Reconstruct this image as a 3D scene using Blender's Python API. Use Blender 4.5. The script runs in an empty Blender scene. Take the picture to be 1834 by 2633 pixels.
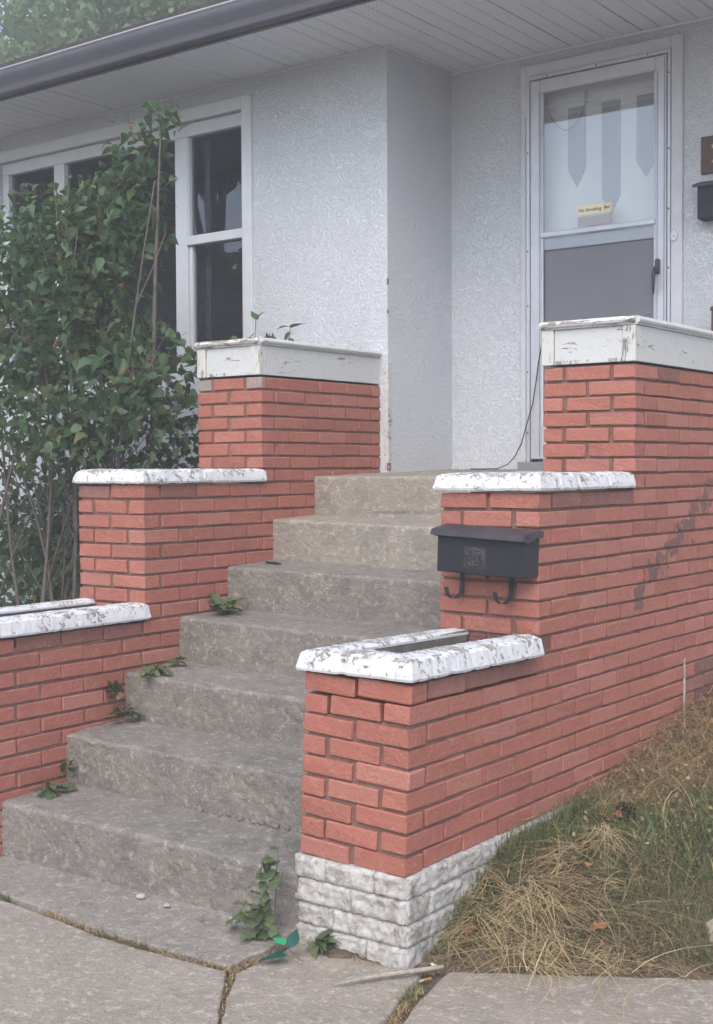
import bpy, bmesh, math, random
import numpy as np
from mathutils import Vector, Matrix, noise, Euler

random.seed(7); rng = np.random.default_rng(7)
S = bpy.context.scene
COL = S.collection
R = math.radians
# ------------------------------------------------------------------ camera
cd = bpy.data.cameras.new('camera'); cam = bpy.data.objects.new('camera', cd); COL.objects.link(cam)
S.camera = cam
YAW, PIT, ROL = 0.6419, -0.034, -0.0052
fw = Vector((-math.sin(YAW)*math.cos(PIT), math.cos(YAW)*math.cos(PIT), math.sin(PIT)))
rt = Vector((math.cos(YAW), math.sin(YAW), 0)); up = rt.cross(fw)
rt, up = math.cos(ROL)*rt+math.sin(ROL)*up, -math.sin(ROL)*rt+math.cos(ROL)*up
m = Matrix((rt, up, -fw)).transposed().to_4x4(); m.translation = Vector((2.2256, -3.213, 1.2364))
cam.matrix_world = m
cd.sensor_fit = 'HORIZONTAL'; cd.sensor_width = 36; cd.lens = 36*3361.86/1834
cd.clip_start = 0.05; cd.clip_end = 600
# ------------------------------------------------------------------ sky, sun, exposure
W = bpy.data.worlds.new('World'); S.world = W; W.use_nodes = True
wn = W.node_tree; bg = wn.nodes['Background']
sky = wn.nodes.new('ShaderNodeTexSky'); sky.sky_type = 'NISHITA'; sky.sun_disc = False
SUN_EL, SUN_AZ = R(48), R(154)          # azimuth measured from +Y, clockwise: the street side, a little left
sky.sun_elevation = SUN_EL; sky.sun_rotation = SUN_AZ
sky.air_density = 1.0; sky.dust_density = 2.6; sky.ozone_density = 1.0
wn.links.new(sky.outputs[0], bg.inputs[0]); bg.inputs[1].default_value = 0.15
sl = bpy.data.lights.new('sun', 'SUN'); sl.energy = 0.5; sl.angle = R(60); sl.color = (1, 0.985, 0.96)
so = bpy.data.objects.new('sun', sl); COL.objects.link(so)
sd = Vector((math.sin(SUN_AZ)*math.cos(SUN_EL), math.cos(SUN_AZ)*math.cos(SUN_EL), math.sin(SUN_EL)))
so.rotation_euler = sd.to_track_quat('Z', 'Y').to_euler()
vs = S.view_settings; vs.view_transform = 'Standard'; vs.look = 'None'; vs.gamma = 1; vs.exposure = 1.43
vs.use_curve_mapping = False
S.render.engine = 'CYCLES'
S.cycles.max_bounces = 6; S.cycles.diffuse_bounces = 3; S.cycles.glossy_bounces = 3; S.cycles.transmission_bounces = 3; S.cycles.volume_bounces = 0; S.cycles.transparent_max_bounces = 8

# ------------------------------------------------------------------ materials
class NT:
    def __init__(s, name):
        s.m = bpy.data.materials.new(name); s.m.use_nodes = True
        s.t = s.m.node_tree; s.b = s.t.nodes['Principled BSDF']; s.out = s.t.nodes['Material Output']
        s.co = None
    def n(s, ty, **kw):
        o = s.t.nodes.new('ShaderNode'+ty)
        for k, v in kw.items():
            if k[0] == '_': setattr(o, k[1:], v)
        for k, v in kw.items():
            if k[0] == '_': continue
            i = o.inputs[int(k[1:])] if k[0] == 'i' and k[1:].isdigit() else o.inputs[k.replace('__', ' ')]
            s.set(i, v)
        return o
    def set(s, i, v):
        if hasattr(v, 'is_output') or isinstance(v, bpy.types.NodeSocket): s.t.links.new(v, i)
        else:
            if i.type == 'RGBA' and hasattr(v, '__len__') and len(v) == 3: v = (*v, 1)
            i.default_value = v
    def pos(s):
        if s.co is None: s.co = s.n('NewGeometry').outputs['Position']
        return s.co
    def noise(s, scale, detail=4, rough=.55, co=None, dist=0):
        detail = max(1, min(detail, math.log2(700/scale)))
        return s.n('TexNoise', Vector=co or s.pos(), Scale=scale, Detail=detail, Roughness=rough, Distortion=dist).outputs[0]
    def voro(s, scale, co=None, feature='F1', out=0, rand=1):
        return s.n('TexVoronoi', _feature=feature, Vector=co or s.pos(), Scale=scale, Randomness=rand).outputs[out]
    def ramp(s, x, *st):
        o = s.n('ValToRGB', Fac=x); e = o.color_ramp.elements
        while len(e) < len(st): e.new(.5)
        for a, (p, c) in zip(e, st):
            a.position = p; a.color = (c, c, c, 1) if not hasattr(c, '__len__') else (*c, 1)
        return o.outputs[0]
    def mix(s, f, a, b, mode='MIX'):
        o = s.n('Mix', _data_type='RGBA', _blend_type=mode)
        s.set(o.inputs[0], f); s.set(o.inputs[6], a); s.set(o.inputs[7], b); return o.outputs[2]
    def math(s, op, a, b=0.0, clamp=False):
        o = s.n('Math', _operation=op, _use_clamp=clamp); s.set(o.inputs[0], a); s.set(o.inputs[1], b); return o.outputs[0]
    def rand(s): return s.n('ObjectInfo').outputs['Random']
    def attr(s, name): return s.n('Attribute', _attribute_name=name).outputs['Fac']
    def bump(s, h, strength=.5, dist=.005, nrm=None):
        o = s.n('Bump', Height=h, Strength=strength, Distance=dist)
        if nrm is not None: s.set(o.inputs['Normal'], nrm)
        return o.outputs[0]
    def fin(s, col, rough=.7, nrm=None, metal=0, spec=.5):
        s.set(s.b.inputs['Base Color'], col); s.set(s.b.inputs['Roughness'], rough); s.set(s.b.inputs['Metallic'], metal)
        s.set(s.b.inputs['Specular IOR Level'], spec)
        if nrm is not None: s.set(s.b.inputs['Normal'], nrm)
        return s.m
M = {}

def brick_mat(name, base, alt, stain=0.0, crack=False):
    k = NT(name); r = k.rand()
    c = k.mix(k.ramp(k.noise(7, 4), (.35, 0), (.7, 1)), base, alt)
    c = k.mix(k.ramp(r, (0, 0), (.6, .2), (1, .9)), c, tuple(x*.80 for x in base))
    c = k.mix(k.math('MULTIPLY', k.ramp(k.math('FRACT', k.math('MULTIPLY', r, 7.31)), (.7, 0), (1, .6)), 1.0), c, (.42, .185, .145))
    fade = k.ramp(k.noise(30, 7, .75), (.50, 0), (.78, .55))
    c = k.mix(fade, c, (.44, .24, .20))
    dirt = k.ramp(k.noise(6, 7, .7), (.54, 0), (.82, .38 + stain))
    c = k.mix(dirt, c, (.17, .085, .07))
    if stain:
        c = k.mix(k.ramp(k.noise(14, 5, .6), (.25, .15), (.6, stain)), c, (.16, .085, .068))
    chip = k.math('MULTIPLY', k.ramp(k.noise(55, 4, .6), (.645, 0), (.665, 1)), k.ramp(k.noise(6, 3), (.52, 0), (.62, 1)))
    c = k.mix(k.math('MULTIPLY', chip, .7), c, (.33, .27, .225))
    spk = k.ramp(k.voro(110), (.05, 1), (.16, 0)); sp2 = k.ramp(k.noise(24, 2), (.5, 0), (.6, 1))
    c = k.mix(k.math('MULTIPLY', spk, sp2), c, (.10, .055, .05))
    if crack:                                            # stepped settlement crack: paint lost along it
        p = k.n('SeparateXYZ', Vector=k.pos())
        line = k.math('ABSOLUTE', k.math('SUBTRACT', k.math('SUBTRACT', p.outputs[2], .885),
                      k.math('MULTIPLY', k.math('SUBTRACT', p.outputs[1], 1.95), .55)))
        q = k.math('SUBTRACT', k.noise(13, 3), k.math('MULTIPLY', line, 2.7)); q = k.math('SUBTRACT', q, k.math('MULTIPLY', k.math('MAXIMUM', k.math('SUBTRACT', 1.62, p.outputs[1]), 0.0), 4.0))
        c = k.mix(k.ramp(q, (.37, 0), (.41, .85)), c, (.13, .072, .062))
    h = k.noise(70, 3, .65)
    return k.fin(c, .62, k.bump(h, .8, .006), spec=.3)
M['brick'] = brick_mat('painted_brick', (.365, .130, .092), (.335, .119, .085), crack=True)
M['brick_stained'] = brick_mat('stained_painted_brick', (.29, .112, .088), (.225, .092, .073), .5)
M['brick_dark'] = brick_mat('dark_red_brick', (.16, .058, .055), (.115, .048, .048), .2)
M['brick_bare'] = brick_mat('bare_buff_brick', (.33, .29, .25), (.27, .24, .21))

def simple(name, col, rough=.6, metal=0, sc=40, amt=.25, bump=0.0, spec=.5):
    k = NT(name); d = tuple(x*(1-amt) for x in col)
    c = k.mix(k.ramp(k.noise(sc, 5, .6), (.35, 0), (.7, 1)), col, d)
    nrm = k.bump(k.noise(sc*4, 4), bump, .004) if bump else None
    M[name] = k.fin(c, rough, nrm, metal, spec); return M[name]
# mortar
k = NT('mortar'); c = k.mix(k.ramp(k.noise(9, 5, .65), (.4, 0), (.62, 1)), (.215, .135, .108), (.20, .098, .077))
c = k.mix(k.ramp(k.noise(35, 4), (.54, 0), (.72, .6)), c, (.22, .175, .145))
M['mortar'] = k.fin(c, .9, k.bump(k.noise(160, 5, .7), .8, .006), spec=.2)
simple('mortar_grey', (.17, .155, .135), .9, 0, 20, .45, .8)
# concrete of the steps
def concrete(name, a, b, dark, agg=.5, sc=1.0):
    k = NT(name)
    c = k.mix(k.ramp(k.noise(3.2*sc, 6, .65), (.33, 0), (.68, 1)), a, b)
    c = k.mix(k.ramp(k.noise(8*sc, 8, .72), (.47, 0), (.70, .65)), c, dark)
    c = k.mix(k.ramp(k.noise(30*sc, 7, .78), (.53, 0), (.66, .75)), c, tuple(min(1, x*1.6) for x in a))
    pit = k.math('MULTIPLY', k.ramp(k.voro(85*sc), (.12, 1), (.28, 0)), k.ramp(k.noise(12, 4, .6), (.44, 0), (.56, 1)))
    c = k.mix(k.math('MULTIPLY', pit, agg*.7), c, tuple(x*.45 for x in dark))
    vc = k.voro(62*sc, out=1); sp = k.n('SeparateColor', Color=vc).outputs[0]
    ston = k.math('MULTIPLY', k.ramp(k.voro(62*sc), (.2, 1), (.34, 0)), k.ramp(sp, (.66, 0), (.70, 1)))
    c = k.mix(k.math('MULTIPLY', ston, agg*.45), c, k.mix(sp, (.30, .24, .18), (.52, .50, .47)))
    h = k.math('ADD', k.math('MULTIPLY', k.noise(34*sc, 4, .75), 1.0), k.math('MULTIPLY', k.ramp(k.voro(85*sc), (.12, 1), (.28, 0)), -.18))
    M[name] = k.fin(c, .9, k.bump(h, 1.0, .010), spec=.2)
concrete('step_concrete', (.222, .202, .176), (.172, .159, .140), (.108, .100, .090))
concrete('walk_concrete', (.300, .262, .212), (.258, .226, .184), (.20, .177, .147), .9, 1.0)
concrete('apron_concrete', (.255, .230, .196), (.205, .186, .160), (.13, .118, .103), .8)
concrete('landing_concrete', (.29, .262, .222), (.24, .218, .185), (.18, .165, .145), .25)
# flaking white paint over grey concrete
def flake(name, paint, under, lo, hi, topbias, sc=18, stretch=None):
    k = NT(name); co = k.pos()
    if stretch: co = k.n('Mapping', Vector=co, Scale=stretch).outputs[0]
    nz = k.n('SeparateXYZ', Vector=k.n('NewGeometry').outputs['Normal']).outputs[2]
    a = k.math('ADD', k.math('MULTIPLY', k.noise(sc, 8, .72, co, .6), .75), k.math('MULTIPLY', k.noise(sc*.28, 3, .5, co), .35))
    a = k.math('ADD', a, k.math('MULTIPLY', k.math('MAXIMUM', nz, 0.0), topbias))
    msk = k.ramp(a, (lo, 0), (hi, 1))
    u = k.mix(k.ramp(k.noise(50, 5), (.4, 0), (.65, 1)), under, tuple(x*.6 for x in under))
    p = k.mix(k.ramp(k.noise(26, 5, .7), (.5, 0), (.8, .35)), paint, tuple(x*.62 for x in paint))
    c = k.mix(msk, p, u)
    h = k.math('SUBTRACT', k.math('MULTIPLY', k.noise(130, 4), .3), k.math('MULTIPLY', msk, .6))
    M[name] = k.fin(c, .75, k.bump(h, .8, .004), spec=.3)
flake('cap_paint', (.60, .605, .61), (.31, .28, .245), .645, .668, .085, 46)
flake('stone_paint', (.46, .445, .42), (.35, .32, .285), .50, .66, .03, 36)
flake('wood_paint', (.52, .535, .53), (.30, .27, .23), .665, .69, 0.03, 14, (1, 1, 5))
flake('wood_worn', (.54, .54, .51), (.27, .235, .19), .60, .63, .03, 16, (5, 5, 1))
flake('rail_worn', (.56, .56, .54), (.28, .245, .20), .60, .63, .03, 16, (1, 1, 6))
flake('corner_flake', (.56, .57, .58), (.34, .31, .28), .60, .62, 0, 20)
# stucco
k = NT('stucco')
c = k.mix(k.ramp(k.noise(1.6, 5, .6), (.35, 0), (.7, 1)), (.665, .70, .74), (.62, .655, .695))
v1 = k.voro(120)
pits = k.math('MULTIPLY', k.ramp(k.noise(80, 2, .5, dist=1.6), (.60, 0), (.67, 1)), k.ramp(k.noise(22, 3), (.42, 0), (.60, 1)))
c = k.mix(k.math('MULTIPLY', pits, .20), c, (.30, .31, .32))
h = k.math('SUBTRACT', k.math('MULTIPLY', v1, .4), k.math('MULTIPLY', k.ramp(k.noise(80, 2, .5, dist=1.6), (.45, 0), (.68, 1)), .9))
M['stucco'] = k.fin(c, .85, k.bump(h, .8, .0075), spec=.25)
# soffit: perforated, paint white-grey
k = NT('soffit'); p = k.n('SeparateXYZ', Vector=k.pos())
def cell(o, s): return k.math('ABSOLUTE', k.math('SUBTRACT', k.math('FRACT', k.math('MULTIPLY', o, s)), .5))
dx = cell(p.outputs[0], 62); dy = cell(p.outputs[1], 45)
hole = k.ramp(k.math('ADD', k.math('MULTIPLY', dx, dx), k.math('MULTIPLY', dy, dy)), (.035, 1), (.06, 0))
c = k.mix(k.math('MULTIPLY', hole, .5), k.mix(k.noise(2.5, 4), (.74, .765, .80), (.69, .71, .745)), (.10, .10, .105))
M['soffit'] = k.fin(c, .5, k.bump(hole, -.3, .003))
simple('white_trim', (.66, .675, .69), .45, 0, 9, .12)
simple('door_trim', (.58, .60, .62), .5, 0, 9, .12)
simple('window_white', (.62, .65, .68), .4, 0, 7, .10)
simple('aluminium', (.58, .60, .64), .38, .35, 12, .12)
simple('aluminium_dark_or_shaded', (.25, .26, .29), .5, .2, 12, .12)  # dark metal parts; also the glass bottom rail, with its shadow in the colour
simple('gutter_metal', (.105, .105, .125), .42, .1, 6, .15)
simple('gutter_lip', (.40, .39, .40), .4, .1, 6, .15)
simple('roof_shingle', (.06, .06, .065), .9, 0, 30, .5, .5)
simple('screen', (.17, .175, .20), .6, 0, 5, .10)
simple('inner_door', (.78, .79, .77), .5, 0, 5, .08)
simple('inner_lite', (.36, .37, .39), .3, 0, 5, .1)
simple('interior', (.30, .31, .34), .9, 0, 4, .3)
simple('black_metal', (.016, .017, .024), .5, 0, 25, .35, .12, .35)
simple('black_lid', (.050, .044, .050), .5, 0, 12, .5, .2, .4)
simple('dark_iron', (.045, .040, .042), .6, .4, 40, .4, .3)
simple('handle_dark', (.05, .05, .06), .5)
simple('sign_cream', (.80, .73, .50), .4, 0, 5, .05)
simple('sign_print', (.16, .10, .05), .5)
simple('sign_grey', (.42, .43, .46), .5, 0, 6, .1)
simple('plaque_brown', (.085, .040, .035), .5, 0, 12, .2)
simple('gold', (.55, .42, .24), .4, .3)
simple('post_brown', (.10, .060, .050), .6, 0, 12, .3)
simple('cable_black', (.02, .02, .022), .5)
simple('bark', (.125, .105, .088), .9, 0, 25, .45, .7)
simple('twig', (.17, .14, .105), .9, 0, 25, .4)
simple('dead_twig', (.36, .32, .27), .9, 0, 60, .4)
simple('butt_filter', (.62, .29, .09), .8, 0, 90, .3)
simple('butt_paper', (.72, .70, .64), .8, 0, 60, .3)
simple('rock', (.42, .38, .30), .9, 0, 14, .35, .6)
simple('pebble_grey', (.17, .16, .15), .85, 0, 20, .4, .4)
simple('pebble_pale', (.36, .34, .31), .85, 0, 20, .3, .4)
simple('pebble_tan', (.24, .19, .13), .85, 0, 20, .3, .4)
simple('faux_bright', (.02, .36, .16), .38, 0, 20, .2)
simple('faux_teal', (.012, .075, .052), .38, 0, 20, .3)
simple('cord', (.16, .15, .14), .8)
# soil
k = NT('soil'); c = k.mix(k.ramp(k.noise(14, 7, .7), (.35, 0), (.68, 1)), (.085, .066, .045), (.17, .135, .092))
c = k.mix(k.ramp(k.noise(60, 5, .7), (.58, 0), (.7, .7)), c, (.24, .19, .12))
M['soil'] = k.fin(c, .95, k.bump(k.noise(70, 8, .75), 1, .02), spec=.1)
# leaves
def leaf_mat(name, a, b, c3=None, rough=.45, trans=.35):
    k = NT(name); r = k.attr('rnd')
    c = k.mix(r, a, b)
    if c3: c = k.mix(k.ramp(r, (.86, 0), (.90, 1)), c, c3)
    c = k.mix(k.ramp(k.noise(40, 3), (.4, 0), (.7, .35)), c, tuple(x*.7 for x in a))
    k.fin(c, rough, spec=.35)
    tr = k.n('BsdfTranslucent', Color=k.mix(.5, c, (.10, .16, .03)))
    ms = k.n('MixShader', Fac=trans); k.t.links.new(k.b.outputs[0], ms.inputs[1]); k.t.links.new(tr.outputs[0], ms.inputs[2])
    k.t.links.new(ms.outputs[0], k.out.inputs[0]); M[name] = k.m
leaf_mat('lilac_leaf', (.050, .100, .048), (.105, .175, .078), (.13, .135, .055), .42, .4)
leaf_mat('weed_leaf', (.085, .12, .055), (.13, .165, .075), (.20, .17, .075), .55, .25)
leaf_mat('sprig_leaf', (.07, .13, .05), (.10, .19, .07), None, .45, .3)
leaf_mat('tree_leaf', (.10, .16, .065), (.17, .245, .10), None, .6, .4)
leaf_mat('spruce_leaf', (.018, .030, .018), (.030, .045, .025), None, .7, .1)
leaf_mat('grass_blade', (.085, .118, .042), (.165, .195, .078), (.33, .27, .13), .6, .3)
leaf_mat('straw', (.40, .295, .15), (.60, .47, .27), None, .7, .2)
leaf_mat('brown_stalk', (.21, .14, .07), (.44, .32, .17), None, .8, .15)
leaf_mat('dry_leaf', (.30, .13, .045), (.40, .21, .085), None, .7, .2)
leaf_mat('seed_cluster', (.22, .10, .05), (.30, .17, .09), None, .9, .05)
leaf_mat('black_head', (.012, .011, .010), (.03, .026, .022), None, .9, 0.0)
# glass
def glass(name, tint, ior, rough=0.0):
    k = NT(name); tr = k.n('BsdfTransparent', Color=tint); gl = k.n('BsdfGlossy', Color=(1, 1, 1), Roughness=rough)
    ge = k.n('NewGeometry'); dt = k.n('VectorMath', _operation='DOT_PRODUCT', i0=ge.outputs['Normal'], i1=ge.outputs['Incoming']).outputs['Value']
    fz = k.math('POWER', k.math('SUBTRACT', 1.0, k.math('ABSOLUTE', dt)), 5.0)          # Schlick, the same from both faces
    ms = k.n('MixShader', Fac=k.math('ADD', ior, k.math('MULTIPLY', fz, 1.0-ior)))
    k.t.links.new(tr.outputs[0], ms.inputs[1]); k.t.links.new(gl.outputs[0], ms.inputs[2])
    k.t.links.new(ms.outputs[0], k.out.inputs[0]); M[name] = k.m
glass('window_glass', (.72, .73, .76), .075); glass('door_glass', (.95, .96, .97), .085)

# ------------------------------------------------------------------ object helpers
def obj(name, me, mat=None, parent=None, loc=None, rot=None):
    if isinstance(me, bmesh.types.BMesh):
        b = me; me = bpy.data.meshes.new(name); b.to_mesh(me); b.free()
    o = bpy.data.objects.new(name, me); COL.objects.link(o)
    if mat is not None and not me.materials: me.materials.append(M[mat])
    if parent: o.parent = parent
    if loc is not None: o.location = loc
    if rot is not None: o.rotation_euler = rot
    return o
def tag(o, label=None, cat=None, group=None, kind=None):
    if label: o['label'] = label
    if cat: o['category'] = cat
    if group: o['group'] = group
    if kind: o['kind'] = kind
    return o
def thing(name, label, cat, loc=(0, 0, 0), rot=(0, 0, 0), group=None):
    o = bpy.data.objects.new(name, None); COL.objects.link(o); o.empty_display_size = .1
    o.location = loc; o.rotation_euler = rot
    return tag(o, label, cat, group)
def part(name, me, mat, parent, **k):
    """a child whose vertices are given in world space although its parent may stand elsewhere"""
    o = obj(name, me, mat, parent, **k)
    if parent.location.length or any(parent.rotation_euler):
        pm = Matrix.LocRotScale(parent.location, parent.rotation_euler, None)
        if parent.parent is not None: pm = Matrix.Identity(4)
        o.matrix_parent_inverse = pm.inverted()
    return o
def box(bm, x0, x1, y0, y1, z0, z1, bev=0.0, seg=1):
    r = bmesh.ops.create_cube(bm, size=1)['verts']
    bmesh.ops.scale(bm, vec=(abs(x1-x0), abs(y1-y0), abs(z1-z0)), verts=r)
    bmesh.ops.translate(bm, vec=((x0+x1)/2, (y0+y1)/2, (z0+z1)/2), verts=r)
    if bev:
        es = list({e for v in r for e in v.link_edges})
        bmesh.ops.bevel(bm, geom=es, offset=bev, segments=seg, affect='EDGES', profile=.6)
    return r
def boxes(lst, bev=0.0):
    bm = bmesh.new()
    for b in lst: box(bm, *b, bev=bev)
    return bm
def mesh_np(name, V, F, rnd=None, mat=None, smooth=False):
    me = bpy.data.meshes.new(name); V = np.asarray(V, np.float32).reshape(-1, 3); F = np.asarray(F, np.int32)
    n = F.shape[1]; me.vertices.add(len(V)); me.vertices.foreach_set('co', V.ravel())
    me.loops.add(F.size); me.loops.foreach_set('vertex_index', F.ravel())
    me.polygons.add(len(F)); me.polygons.foreach_set('loop_start', np.arange(0, F.size, n, dtype=np.int32))
    me.polygons.foreach_set('loop_total', np.full(len(F), n, np.int32))
    if smooth: me.polygons.foreach_set('use_smooth', np.ones(len(F), bool))
    me.update(calc_edges=True)
    if rnd is not None:
        a = me.attributes.new('rnd', 'FLOAT', 'POINT'); a.data.foreach_set('value', np.asarray(rnd, np.float32))
    if mat: me.materials.append(M[mat])
    return me
def tubes(paths, sides=6):
    """paths: list of (points, radii) -> V, F quads"""
    V = []; F = []
    for pts, rad in paths:
        pts = [Vector(p) for p in pts]; n = len(pts); base = len(V); ref = None
        for i, p in enumerate(pts):
            t = (pts[min(i+1, n-1)]-pts[max(i-1, 0)]).normalized()
            if ref is None: ref = t.orthogonal().normalized()
            ref = (ref - t*ref.dot(t)); ref = ref.normalized() if ref.length > 1e-6 else t.orthogonal().normalized()
            b = t.cross(ref)
            for s in range(sides):
                a = 2*math.pi*s/sides; V.append(p+(ref*math.cos(a)+b*math.sin(a))*rad[i])
        for i in range(n-1):
            for s in range(sides):
                a = base+i*sides+s; b2 = base+i*sides+(s+1) % sides
                F.append((a, b2, b2+sides, a+sides))
        # caps as degenerate quads
        for e in (0, n-1):
            c = len(V); V.append(pts[e])
            for s in range(sides):
                a = base+e*sides+s; b2 = base+e*sides+(s+1) % sides
                F.append((a, b2, c, c) if False else (a, b2, c, c))
    return V, F
def tube_mesh(name, paths, sides=6, mat=None):
    V, F = tubes(paths, sides); me = bpy.data.meshes.new(name)
    me.from_pydata([tuple(v) for v in V], [], [tuple(dict.fromkeys(f)) for f in F])
    for p in me.polygons: p.use_smooth = True
    if mat: me.materials.append(M[mat])
    me.update(); return me
def fbm(p, sc, oct=4):
    return noise.fractal(Vector(p)*sc, .9, 2.0, oct, noise_basis='PERLIN_ORIGINAL')
def text_mesh(s, size, align='CENTER', bold=0.0, extrude=0.0):
    cu = bpy.data.curves.new('t', 'FONT'); cu.body = s; cu.size = size; cu.align_x = align; cu.align_y = 'CENTER'
    cu.offset = bold; cu.extrude = extrude
    o = bpy.data.objects.new('t', cu); COL.objects.link(o); bpy.context.view_layer.update()
    me = bpy.data.meshes.new_from_object(o.evaluated_get(bpy.context.evaluated_depsgraph_get()))
    bpy.data.objects.remove(o); me.materials.clear(); return me

# ------------------------------------------------------------------ main dimensions
XL, XP = -1.845, -.41                   # inner faces of the two stair walls
YW, YD, ZS, XC = 2.449, 3.077, 3.453, -1.794
Y2, Y3 = .819, 1.598; YL2, YL3 = .716, 1.485
STEP_Y = [-.0469+.3223*i for i in range(7)]; STEP_Z = [-.0364+.2052*i for i in range(7)]
ZWALK, ZAPRON = -.27, -.243

# ------------------------------------------------------------------ ground
def prof(s, pts):
    for (a, za), (b, zb) in zip(pts, pts[1:]):
        if s <= b: return za+(zb-za)*max(0, (s-a))/(b-a)
    return pts[-1][1]
GP = [(-9, -.288), (-.02, -.288), (.02, -.285), (.15, -.262), (.24, -.21), (.34, -.165), (.44, -.10), (.55, -.055), (.8, -.04), (1.3, -.025), (1.7, .045), (2.1, .10), (2.5, .10), (9, .15)]
def terrain(x, y):
    if abs(x) > 12 or abs(y) > 12: return -.288
    if x > -.3:
        e = .05+.57*(x-.1); z = prof(y-e, GP)
        if y-e > .05: z += .028*fbm((x, y, 0), 5)*min(1, x*6+.2)
        return z
    if x < -2.0 and y > -.2:
        return -.288+.62*min(1, max(0, (y+.05)/.7))+.015*fbm((x, y, 3), 5)
    return -.288
def axis(fine0, fine1, st):
    a = [-80, -50, -30, -20, -12.1, -11.9, -9, -7, -5, -4, -3.5, -3, -2.6, -2.3, -2.1, -1.9, -1.6, -1.3, -1, -.7, -.5, -.35, -.29]
    a = [v for v in a if v < fine0]; v = fine0
    while v < fine1: a.append(v); v += st
    for q in (1.0, 1.3, 1.6, 2, 2.5, 3, 4, 5, 7, 9, 11.9, 12.1, 20, 30, 50, 80):
        if q > fine1: a.append(q)
    return a
gx, gy = axis(-.28, 1.5, .045), axis(-.4, 3.2, .045)
V = [(x, y, terrain(x, y)) for y in gy for x in gx]; nx = len(gx)
F = [(j*nx+i, j*nx+i+1, (j+1)*nx+i+1, (j+1)*nx+i) for j in range(len(gy)-1) for i in range(nx-1)]
tag(obj('ground', mesh_np('ground', V, F, None, 'soil', True)), kind='structure')

# sidewalk slabs: outlines filled, top roughened, real thickness
walk = tag(thing('sidewalk', None, None), kind='structure')
def jag(pts, amp=.006, st=.04):
    out = []
    for (a, b) in zip(pts, pts[1:]+pts[:1]):
        a = Vector(a); b = Vector(b); n = max(1, int((b-a).length/st)) if (b-a).length < 3 else 1
        d = (b-a).normalized() if (b-a).length else Vector((1, 0)); nr = Vector((-d.y, d.x))
        for i in range(n):
            p = a.lerp(b, i/n); out.append(p+nr*(amp*fbm((p.x, p.y, 1), 14)) if n > 1 else p)
    return out
def slab(name, pts, ztop, th=.09, amp=.006, mat='walk_concrete', slope=None):
    ps = jag([Vector(p) for p in pts], amp); bm = bmesh.new()
    zf = lambda p: ztop+(slope(p) if slope else 0)
    vs_ = [bm.verts.new((p.x, p.y, zf(p))) for p in ps]; f = bm.faces.new(vs_)
    if f.normal.z < 0: f.normal_flip()
    r = bmesh.ops.extrude_face_region(bm, geom=[f]); vv = [g for g in r['geom'] if isinstance(g, bmesh.types.BMVert)]
    for v in vv: v.co.z -= th
    bm.normal_update()
    top = [e for e in bm.edges if all(abs(v.co.z-zf(v.co)) < 1e-5 for v in e.verts)]
    bmesh.ops.bevel(bm, geom=top, offset=.007, segments=2, affect='EDGES', profile=.5)
    bmesh.ops.triangulate(bm, faces=[q for q in bm.faces if len(q.verts) > 4])
    bmesh.ops.recalc_face_normals(bm, faces=bm.faces[:])
    return obj(name, bm, mat, walk)
g = .012
slab('slab', [(-6, -.22), (-1.9, -.30), (-1.52, -.326), (-1.264, -.343), (-.916, -.378), (-.538, -.362), (-.408, -.350), (-.293, -.497), (-.178, -.643), (.06, -1.1), (.35, -1.9), (-6, -1.9)], ZWALK)
slab('slab', [(-.385, -.335), (-.377, -.19), (-.385, -.10), (-.40, -.03), (.02, -.03), (.07, -.02), (.105, -.138), (.18, -.364), (.38, -.9), (.70, -1.9), (.38, -1.9), (.075, -1.09), (-.166, -.639), (-.281, -.492)], ZWALK-.004)
slab('slab', [(.12, .06), (.36, .205), (.784, .461), (1.5, .85), (4, 2.2), (4, -1.9), (.76, -1.9), (.43, -.9), (.225, -.364), (.155, -.13)], ZWALK-.008, amp=.012)
slab('apron', [(-1.86, -.02), (-1.86, -.275), (-1.52, -.302), (-1.264, -.315), (-.916, -.350), (-.538, -.336), (-.42, -.322), (-.405, -.17), (-.42, -.02), (-.42, .02), (-1.86, .02)], ZAPRON, .1, .008, 'apron_concrete',
     slope=lambda p: -.02*max(0, -p.y)/.33)
rd = slab('road', [(-60, -2.2), (-60, -9), (60, -9), (60, -2.2)], ZWALK-.012, .05); rd.parent = None; tag(rd, kind='structure')

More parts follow.
